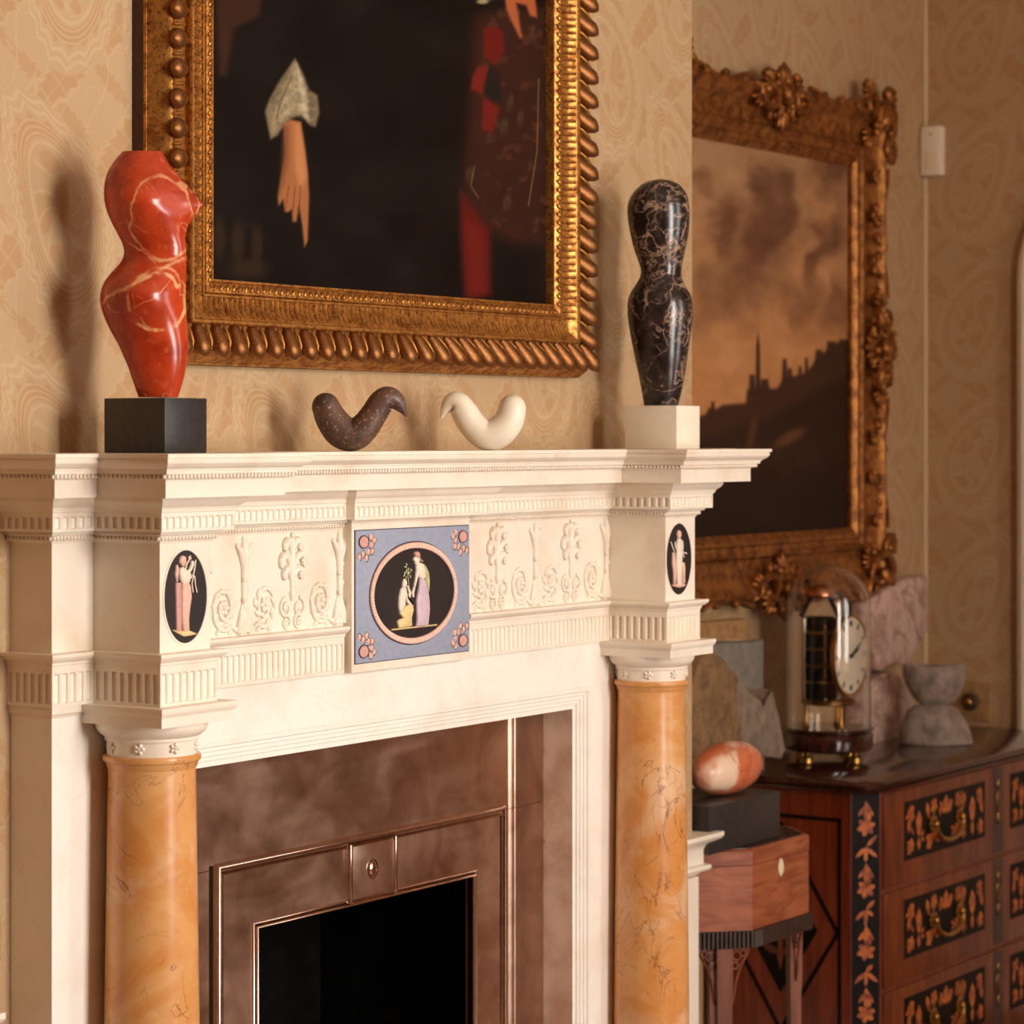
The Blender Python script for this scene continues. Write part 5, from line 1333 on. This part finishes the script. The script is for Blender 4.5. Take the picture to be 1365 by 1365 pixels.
for row, zt in enumerate((0.745, 0.519, 0.293)):
    zb = zt - 0.216
    dw = MB().bbox(CXL + ch + 0.008, CXR - 0.008, CYF - 0.006, CYF + 0.02, zb, zt, 0.002).build('drawer', 'cross_band', cm)
    for (a, b), me in zip(PW, mq):
        zc0 = zt - 0.028 - 0.136
        pn = MB().box(a, b, CYF - 0.0068, CYF, zc0, zc0 + 0.136); pn.build('panel_ground', 'ebony', dw, None)
        o = link('marquetry_flowers', me, None, dw); o.location = (a, CYF - 0.0076, zc0)
        cxh = (a + b) / 2; zh = zc0 + 0.068
        mb = MB()
        for s in (-1, 1):
            hx = cxh + s * 0.075
            for k in range(8):
                an = k * PI / 4; mb.ell((hx + 0.014 * math.cos(an), CYF - 0.010, zh + 0.014 * math.sin(an)), (0.008, 0, 0), (0, 0.003, 0), (0, 0, 0.008), 6, 4)
            mb.sph((hx, CYF - 0.016, zh), 0.009, 8, 6)
            mb.ell((hx, CYF - 0.009, zh + 0.028), (0.007, 0, 0), (0, 0.003, 0), (0, 0, 0.016), 6, 4)
        P = [(cxh + 0.075 * math.cos(PI + PI * k / 14), CYF - 0.020, zh - 0.006 - 0.038 * math.sin(PI * k / 14)) for k in range(15)]
        mb.tube(P, [0.0035 + 0.003 * math.sin(PI * k / 14) for k in range(15)], 8); mb.build('handle', 'brass', dw, 60)
    mb = MB(); cxe = 3.402
    mb.box(cxe - 0.030, cxe + 0.030, CYF - 0.0066, CYF, zb + 0.004, zt - 0.004); mb.build('centre_stile', 'reeding', dw, None)
    mb = MB(); zc = zt - 0.085
    mb.ell((cxe, CYF - 0.008, zc), (0.013, 0, 0), (0, 0.004, 0), (0, 0, 0.030), 10, 6); mb.ell((cxe, CYF - 0.008, zc + 0.040), (0.008, 0, 0), (0, 0.004, 0), (0, 0, 0.014), 8, 5); mb.ell((cxe, CYF - 0.008, zc - 0.042), (0.007, 0, 0), (0, 0.004, 0), (0, 0, 0.018), 8, 5)
    mb.build('escutcheon', 'brass_old', dw, 60)
# end panel: stringing and lozenge
def end_strip(mb, pts, wd):
    P = [Vector(p) for p in pts]
    for a, b in zip(P, P[1:]):
        d = (b - a).normalized(); t = Vector((-d.y, d.x)) * wd / 2; a, b = a - d * wd * 0.5, b + d * wd * 0.5
        mb.add([(CXL - 0.0012, p.x, p.y) for p in (a + t, b + t, b - t, a - t)], [(0, 1, 2, 3)])
ey0, ey1, ez0_, ez1_ = 0.310, 0.610, 0.175, 0.688
mb = MB(); end_strip(mb, [(ey0, ez0_), (ey0, ez1_), (ey1, ez1_), (ey1, ez0_), (ey0, ez0_)], 0.009)
ymid = (ey0 + ey1) / 2; zmid = (ez0_ + ez1_) / 2
end_strip(mb, [(ey0 + 0.004, zmid), (ymid, ez1_ - 0.02), (ey1 - 0.004, zmid), (ymid, ez0_ + 0.02), (ey0 + 0.004, zmid)], 0.010)
mb.build('stringing', 'ebony', cm, None)
mb = MB(); mb.add([(CXL - 0.0010, y, z) for y, z in ((ey0 + 0.055, zmid), (ymid, ez1_ - 0.105), (ey1 - 0.055, zmid), (ymid, ez0_ + 0.105))], [(0, 1, 2, 3)])
loz = mb.build('lozenge', 'ebony', cm, None)
mb = MB(); U = Vector((0, -1, 0))
for x_, z_, a, l, w_ in ((0, -0.10, PI / 2, 0.09, 0.008), (0, -0.03, 0.7, 0.07, 0.012), (0, -0.03, PI - 0.7, 0.07, 0.012), (0, 0.0, PI / 2, 0.08, 0.013), (0.03, 0.01, 0.5, 0.04, 0.010), (-0.03, 0.01, PI - 0.5, 0.04, 0.010), (0, -0.06, 0.3, 0.05, 0.009), (0, -0.06, PI - 0.3, 0.05, 0.009)):
    petal(mb, (CXL - 0.0018, ymid - x_, zmid + z_), U, UP, a, l, w_)
for a in range(6): petal(mb, (CXL - 0.0018, ymid, zmid + 0.06), U, UP, a * PI / 3, 0.026, 0.009)
mb.build('marquetry_flowers', 'cross_band', loz, None)

# ------------------------------------------------------------------ things on the commode
def jag(rings_pts, seed, amt):
    r = random.Random(seed); return [[(x + r.uniform(-amt, amt), y + r.uniform(-amt, amt), z) for x, y, z in rg_] for rg_ in rings_pts]
def rough_solid(outline, Y, th, seed, amt=0.004, n_sub=3, lean=0.0):
    """stone slab: outline in the X-Z plane with uneven front and back"""
    r = random.Random(seed); P = []
    for a, b in zip(outline, outline[1:] + outline[:1]):
        for k in range(n_sub):
            t = k / n_sub; P.append((a[0] + (b[0] - a[0]) * t + r.uniform(-amt, amt), a[1] + (b[1] - a[1]) * t + (r.uniform(-amt, amt) if min(a[1], b[1]) > TZ + 0.01 else 0)))
    cx_, cz_ = sum(p[0] for p in P) / len(P), sum(p[1] for p in P) / len(P)
    z0 = min(p[1] for p in outline)
    rings = []
    for sc, y in ((0.90, -0.004), (0.98, 0.0), (1.0, th * 0.15), (1.0, th * 0.6), (0.94, th)):
        rings.append([(cx_ + (x - cx_) * sc, Y + y + r.uniform(-amt, amt) * 0.7 + lean * (z - z0), max(z0, z0 + (cz_ + (z - cz_) * sc - z0)) if z > z0 + 0.002 else z0) for x, z in P])
    return MB().loft(rings)
def outl(pts, Y): return [(lambda q: (q.x, q.z))(onY(x, y, Y)) for x, y in pts]
# big wedge of brown and grey stone
o_ = outl([(905, 1010), (912, 950), (930, 880), (945, 862), (968, 882), (1000, 925), (1018, 940), (1030, 918), (1040, 960), (1046, 1000), (1044, 1010)], 0.42)
zmin = TZ; o_ = [(x, max(z, zmin) if z > TZ + 0.015 else zmin) for x, z in o_]
s_ = rough_solid(o_, 0.42, 0.11, 3, 0.004)
tag(s_.build('rough_stone', 'rough_stone', None, 50), 'rough pointed brown and grey stone standing at the commode end', 'stone')
o_ = outl([(940, 1000), (944, 858), (1018, 853), (1020, 1000)], 0.535); o_ = [(x, z if z > 0.85 else TZ) for x, z in o_]
tag(rough_solid(o_, 0.535, 0.04, 5, 0.002).build('stone_slab', 'slate_grey', None, 40), 'squared grey slate slab behind the pointed stone', 'stone')
zt_ = max(p[1] for p in o_)
o_ = outl([(905, 853), (908, 832), (994, 826), (996, 850)], 0.535); zb_ = zt_ + 0.004; dz = zb_ - min(p[1] for p in o_)
o_ = [(x, z + dz if i in (1, 2) else zb_) for i, (x, z) in enumerate(o_)]
tag(rough_solid(o_, 0.535, 0.034, 8, 0.002).build('stone_block', 'ochre_stone', None, 40), 'ochre stone block lying on the grey slate slab', 'stone')
# upright pink-mauve stones leaning in the corner
o_ = outl([(1160, 975), (1160, 905), (1188, 895), (1214, 905), (1216, 975)], 0.57); o_ = [(x, z if i in (1, 2, 3) else TZ) for i, (x, z) in enumerate(o_)]
tag(rough_solid(o_, 0.57, 0.07, 12, 0.004).build('stone_block', 'mauve_stone', None, 40), 'mauve marble block under the pale slab beside the glass clock', 'stone')
zt_ = max(p[1] for p in o_) + 0.006
o_ = outl([(1170, 905), (1158, 860), (1160, 812), (1205, 785), (1236, 778), (1238, 850), (1212, 895)], 0.58)
zl = min(p[1] for p in o_); o_ = [(x, zt_ + (z - zl) * (1.02)) for x, z in o_]
tag(rough_solid(o_, 0.58, 0.05, 15, 0.003).build('stone_slab', 'mauve_stone', None, 40), 'pale mauve marble slab balanced on the mauve block behind the clock', 'stone')
# grey granite cup on dome
cc = onZ(1248, 992, TZ); kx = depth(cc.x, cc.y) / FPX
gs = thing('granite_cup_sculpture', 'grey granite cup shape resting on a rounded granite base on the commode', 'sculpture')
u0 = proj(cc.x, cc.y, H)[0]
def gran(rows_, ratio, seed):
    r = random.Random(seed); rings = []
    for y, a, b in rows_:
        z = max(TZ, H - (y - PCY) * kx); rg_ = []
        for i in range(22):
            th = 2 * PI * i / 22; hw = (b - a) / 2 * kx * (1 + r.uniform(-0.02, 0.02)); mx = ((a + b) / 2 - u0) * kx
            p = Vector((cc.x, cc.y, 0)) + RV * (mx + math.cos(th) * hw) - FV * (math.sin(th) * hw * ratio); rg_.append((p.x, p.y, z + (0.003 * math.sin(th * 2 + 1) if y < 900 else 0)))
        rings.append(rg_)
    return MB().loft(rings)
yb = PCY + (H - TZ) / kx
gran([(939, 1226, 1262), (941, 1218, 1270), (946, 1211, 1277), (955, 1205, 1284), (966, 1201, 1290), (977, 1199, 1294), (988, 1198, 1297), (yb - 2, 1199, 1297), (yb, 1202, 1294)], 0.62, 2).build('base_stone', 'granite', gs, 60)
gran([(892, 1214, 1278), (886, 1206, 1284), (890, 1203, 1288), (900, 1204, 1288), (912, 1207, 1286), (924, 1213, 1281), (934, 1221, 1274), (941, 1230, 1264), (945, 1238, 1256)], 0.60, 4).build('cup_stone', 'granite', gs, 60)

# clock under a glass dome
kc_y = 0.480
kc = onY(1104, 1003, kc_y); kc = Vector((kc.x, kc_y, TZ)); kk = depth(kc.x, kc.y) / FPX
ck = thing('dome_clock', 'brass skeleton clock with round white dial under a glass dome', 'clock')
RD = 56.5 * kk
cyl = lambda r0, z0, r1, z1, c=(kc.x, kc.y), n=24: MB().lathe([(r0, z0), (r1, z1)], c, n)
MB().lathe([(RD * 0.93, TZ + 0.030), (RD * 1.02, TZ + 0.034), (RD * 1.06, TZ + 0.042), (RD * 1.06, TZ + 0.068), (RD * 1.0, TZ + 0.076), (RD * 1.08, TZ + 0.080), (RD * 1.08, TZ + 0.086)], (kc.x, kc.y), 48).build('wood_base', 'mahogany_dark', ck, 35)
for k in range(4):
    a = PI / 4 + k * PI / 2 + AL
    c_ = (kc.x + RD * 0.8 * math.cos(a), kc.y + RD * 0.8 * math.sin(a))
    MB().lathe([(0.010, TZ), (0.016, TZ + 0.006), (0.016, TZ + 0.018), (0.008, TZ + 0.024), (0.010, TZ + 0.031)], c_, 14).build('foot', 'brass', ck, 40)
zb_ = TZ + 0.086
def dome_prof(R, ztop, zbot, n=14):
    return [(R, zbot)] + [(R * math.cos(PI / 2 * k / n), ztop - R + R * math.sin(PI / 2 * k / n)) for k in range(n + 1)]
ZD = H - (752 - PCY) * kk
pr = dome_prof(RD, ZD, zb_); pr[-1] = (0.0005, pr[-1][1])
pin = [(max(0.0005, r - 0.0022), z - (0.0022 if r < RD * 0.99 else 0)) for r, z in pr]
MB().lathe(pr + list(reversed(pin)), (kc.x, kc.y), 48, cap=False).build('glass_dome', 'glass', ck, 60)
zpl = H - (938 - PCY) * kk
MB().lathe([(RD * 0.62, zpl), (RD * 0.64, zpl + 0.004), (RD * 0.64, zpl + 0.010), (RD * 0.6, zpl + 0.013)], (kc.x, kc.y), 32).build('movement_plate', 'brass_old', ck, 40)
for k in range(3):
    a = -PI / 2 + k * 2 * PI / 3 - 0.5
    c_ = (kc.x + RD * 0.52 * math.cos(a), kc.y + RD * 0.52 * math.sin(a))
    MB().lathe([(0.012, zb_), (0.007, zb_ + 0.008), (0.005, zb_ + 0.02), (0.005, zpl)], c_, 12).build('post', 'brass', ck, 40)
ztop = H - (822 - PCY) * kk
cm_ = Vector((kc.x, kc.y, 0)) - RV * 0.020
MB().lathe([(0.036, zpl + 0.013), (0.040, zpl + 0.02), (0.040, zpl + 0.06), (0.037, zpl + 0.063), (0.037, ztop - 0.02), (0.041, ztop - 0.016), (0.041, ztop - 0.004), (0.034, ztop)], (cm_.x, cm_.y), 28).build('movement_drum', 'ebony', ck, 35)
for k in range(4):
    z_ = zpl + 0.05 + k * (ztop - zpl - 0.07) / 3.5
    MB().lathe([(0.037, z_), (0.0425, z_ + 0.002), (0.0425, z_ + 0.006), (0.037, z_ + 0.008)], (cm_.x, cm_.y), 28).build('drum_ring', 'brass_old', ck, 35)
for k, s in enumerate((-1, 0.2, 1)):
    pc = cm_ + RV * (0.040 * s) - FV * (0.030 if k == 1 else 0.018)
    MB().lathe([(0.0065, zpl + 0.013), (0.0065, ztop - 0.002)], (pc.x, pc.y), 14).build('pillar', 'chrome', ck, 40)
zc_ = H - (790 - PCY) * kk
MB().lathe([(0.030, zc_ - 0.010), (0.034, zc_ - 0.006), (0.033, zc_ + 0.004), (0.026, zc_ + 0.013), (0.012, zc_ + 0.019), (0.001, zc_ + 0.020)], (cm_.x + 0.004, cm_.y), 28).build('cap', 'copper', ck, 50)
mb = MB()
for s in (-1, 1):
    for q_ in (-1, 1):
        a = cm_ + RV * (0.022 * s) + FV * 0.012 * q_; b = cm_ + RV * (0.045 * s) + FV * 0.02 * q_
        mb.tube([(a.x, a.y, zc_ - 0.008), (b.x, b.y, ztop)], 0.0042, 8)
mb.build('bracket', 'ebony', ck, 40)
dc = onY(1134, 874, kc_y - 0.058); rdl = 54 * kk
def disc(mb, c, r, y0, y1, n=40): 
    return mb.loft([[(c.x + r_ * math.cos(2 * PI * i / n), y, c.z + r_ * math.sin(2 * PI * i / n)) for i in range(n)] for r_, y in ((r, y0), (r, y1))])
dial = disc(MB(), dc, rdl * 0.97, dc.y, dc.y + 0.004).build('dial', 'enamel', ck, 40)
ring(MB(), dc.x, dc.z, rdl, rdl, rdl * 0.93, rdl * 0.93, dc.y + 0.006, dc.y - 0.004, 40).build('bezel', 'brass', ck, 30)
for k in range(12):
    a = k * PI / 6; r0_, r1_ = rdl * 0.72, rdl * 0.86; mb = MB()
    nst = 3 if k % 3 == 0 else 2
    for j in range(nst):
        t = (j - (nst - 1) / 2) * 0.0045; d = Vector((math.sin(a), 0, math.cos(a))); tt = Vector((d.z, 0, -d.x))
        p0, p1 = Vector((dc.x, dc.y - 0.0008, dc.z)) + d * r0_ + tt * t, Vector((dc.x, dc.y - 0.0008, dc.z)) + d * r1_ + tt * t
        mb.tube([p0, p1], 0.0011, 4)
    mb.build('numeral', 'ink', dial, None)
mb = MB(); C0 = Vector((dc.x, dc.y - 0.003, dc.z))
for a, l in ((1.05, rdl * 0.62), (1.22, rdl * 0.42)):
    d = Vector((math.sin(a), 0, math.cos(a))); mb.tube([C0 - d * 0.008, C0 + d * l * 0.7, C0 + d * l], [0.0022, 0.0022, 0.0008], 5)
mb.sph(C0, 0.005, 8, 6); mb.build('hands', 'ink', dial, 40)
MB().tube([(dc.x, dc.y + 0.004, dc.z), (dc.x, kc.y, dc.z)], 0.02, 14).build('dial_arbor', 'brass_old', ck, 40)

# ------------------------------------------------------------------ octagonal walnut caddy on stand, with block and alabaster form
YB_ = 0.14
bl_ = onY(1003, 1132, YB_); br_ = onY(1078, 1112, YB_)
BX0, BX1 = bl_.x, br_.x; BZT = bl_.z; BZB = onY(1003, 1240, YB_).z; BZR = onY(1003, 1263, YB_).z
cd = 0.080; BYB = YB_ + 0.29
def octo(o):
    q = o * 0.414
    return [(BX0 - q, YB_ - o), (BX1 + q, YB_ - o), (BX1 + cd + o, YB_ + cd - q), (BX1 + cd + o, BYB - cd + q), (BX1 + q, BYB + o), (BX0 - q, BYB + o), (BX0 - cd - o, BYB - cd + q), (BX0 - cd - o, YB_ + cd - q)]
tp = thing('octagonal_caddy', 'octagonal walnut caddy on slender legs in front of the commode end', 'box')
def octs(rows): return MB().loft([[(x, y, z) for x, y in octo(o)] for o, z in rows])
zl = BZT - 0.032
octs([(0.0, BZB), (0.0, zl - 0.0015)]).build('body', 'satinwood', tp, None)
octs([(-0.002, zl - 0.002), (-0.002, zl)]).build('lid_joint', 'ebony', tp, None)
octs([(0.001, zl), (0.001, BZT - 0.004), (-0.004, BZT)]).build('lid', 'satinwood', tp, None)
octs([(-0.012, BZT), (-0.012, BZT + 0.0008)]).build('lid_top', 'mahogany_dark', tp, None)
ek = onY(1041, 1156, YB_ - 0.001)
MB().loft([[(ek.x + 0.011 * s_ * math.copysign(abs(math.cos(t)) ** 1.6, math.cos(t)), YB_ - d_, ek.z + 0.019 * s_ * math.sin(t)) for t in [2 * PI * i / 20 for i in range(20)]] for s_, d_ in ((1, -0.001), (1, 0.002), (0.8, 0.003))]).build('keyhole_plate', 'ivory', tp, 40)
core = octs([(0.004, BZR), (0.004, BZB)]).build('stand_frieze', 'ebony', tp, None)
mb = MB(); O = octo(0.006)
for a, b in zip(O, O[1:] + O[:1]):
    a, b = Vector(a), Vector(b); n = max(2, int((b - a).length / 0.0085))
    for k in range(n):
        c = a + (b - a) * ((k + 0.5) / n); mb.tube([(c.x, c.y, BZR + 0.001), (c.x, c.y, BZB)], 0.0036, 6)
mb.build('reeding', 'reeding', core, 60, 'stuff')
mids = []
for s in (0, 1):
    xm_ = BX0 - cd / 2 if s == 0 else BX1 + cd / 2
    for ym_ in (YB_ + cd / 2, BYB - cd / 2):
        inward = Vector((1 if s == 0 else -1, 1 if ym_ < YB_ + 0.1 else -1)).normalized(); tang = Vector((-inward.y, inward.x))
        c = Vector((xm_, ym_)) + inward * 0.014
        mb = MB()
        rings = []
        for z_, hw in ((BZR, 0.017), (BZR - 0.10, 0.016), (BZR - 0.16, 0.0145), (0.0, 0.010)):
            rings.append([((c + tang * a_ * hw + inward * b_ * hw * 0.8).x, (c + tang * a_ * hw + inward * b_ * hw * 0.8).y, z_) for a_, b_ in ((-1, -1), (1, -1), (1, 1), (-1, 1))])
        mb.loft(rings); lg = mb.build('leg', 'walnut_leg', tp, None)
        mb = MB()
        for q_ in (-1, 1):      # pierced brackets
            P = lambda t, dz: ((c + tang * q_ * t).x, (c + tang * q_ * t).y, BZR - dz)
            mb.tube([P(0.054, 0.003), P(0.048, 0.016), P(0.036, 0.038), P(0.026, 0.068), P(0.018, 0.115)], 0.0028, 6)
            mb.tube([P(0.016, 0.004), P(0.054, 0.004)], 0.0030, 6)
            for cx_, cz_, rr_ in ((0.028, 0.018, 0.009), (0.041, 0.013, 0.006), (0.024, 0.038, 0.007)):
                mb.tube([P(cx_ + rr_ * math.cos(2 * PI * i / 12), cz_ + rr_ * math.sin(2 * PI * i / 12)) for i in range(13)], 0.0020, 5)
        mb.build('bracket', 'walnut_leg', lg, 60)
# black block on the caddy, alabaster form on the block
kr = onY(1040, 1054, YB_ + 0.03); KX1 = kr.x; KX0 = KX1 - 0.30
kz0 = BZT + 0.001; kz1 = onY(1040, 1054, YB_ + 0.03).z
tag(MB().bbox(KX0, KX1, YB_ + 0.03, YB_ + 0.20, kz0, kz1, 0.002).build('display_block', 'black_stone', None), 'black stone block lying on the walnut caddy under the alabaster form', 'block')
ya = YB_ + 0.10; ka = onY(1005, 1030, ya); xr_ = ka.x; zc0 = kz1
ra = (1062 - 993) / 2 * depth(xr_, ya) / FPX
rings = []
for t, rf in ((1.0, 0.03), (0.985, 0.24), (0.95, 0.45), (0.88, 0.68), (0.78, 0.86), (0.64, 0.97), (0.5, 1.0), (0.36, 0.96), (0.22, 0.84), (0.1, 0.64), (0.03, 0.38), (0.0, 0.04)):
    x_ = xr_ - 0.24 + 0.24 * t; r_ = ra * rf; zz = kz1 + ra * (0.98 + 0.10 * (t - 0.5))
    rings.append([(x_, ya + r_ * math.cos(2 * PI * i / 24), max(kz1 + 0.0005, zz + r_ * math.sin(2 * PI * i / 24))) for i in range(24)])
tag(MB().loft(rings).build('alabaster_form', 'alabaster', None, 60), 'smooth pink and white alabaster egg form on the black block', 'sculpture')

# ------------------------------------------------------------------ fittings on the side wall
sb = thing('alarm_sensor', 'small white alarm sensor box high in the alcove corner', 'sensor')
MB().bbox(XR - 0.034, XR, 0.604, 0.664, 2.265, 2.398, 0.004).build('housing', 'plastic', sb)
MB().bbox(XR - 0.036, XR - 0.030, 0.612, 0.648, 2.285, 2.325, 0.0015).build('louvre_panel', 'ivory', sb)
MB().sph((XR - 0.034, 0.634, 2.375), 0.004).build('lamp', 'copper', sb)
kp = onX(1295, 935, XR)
kb = thing('bell_push', 'round dark brass bell push on a square plate beside the arched door', 'switch')
MB().bbox(XR - 0.006, XR, kp.y - 0.055, kp.y + 0.055, kp.z - 0.055, kp.z + 0.055, 0.002).build('plate', 'ochre_stone', kb)
mb = MB()
def xdisc(rows):
    return MB().loft([[(XR - d_, kp.y + r_ * math.cos(2 * PI * i / 24), kp.z + r_ * math.sin(2 * PI * i / 24)) for i in range(24)] for r_, d_ in rows])
xdisc([(0.024, 0.005), (0.024, 0.012), (0.018, 0.018)]).build('rose', 'frame_side', kb)
xdisc([(0.009, 0.017), (0.009, 0.022), (0.005, 0.026)]).build('button', 'brass', kb)
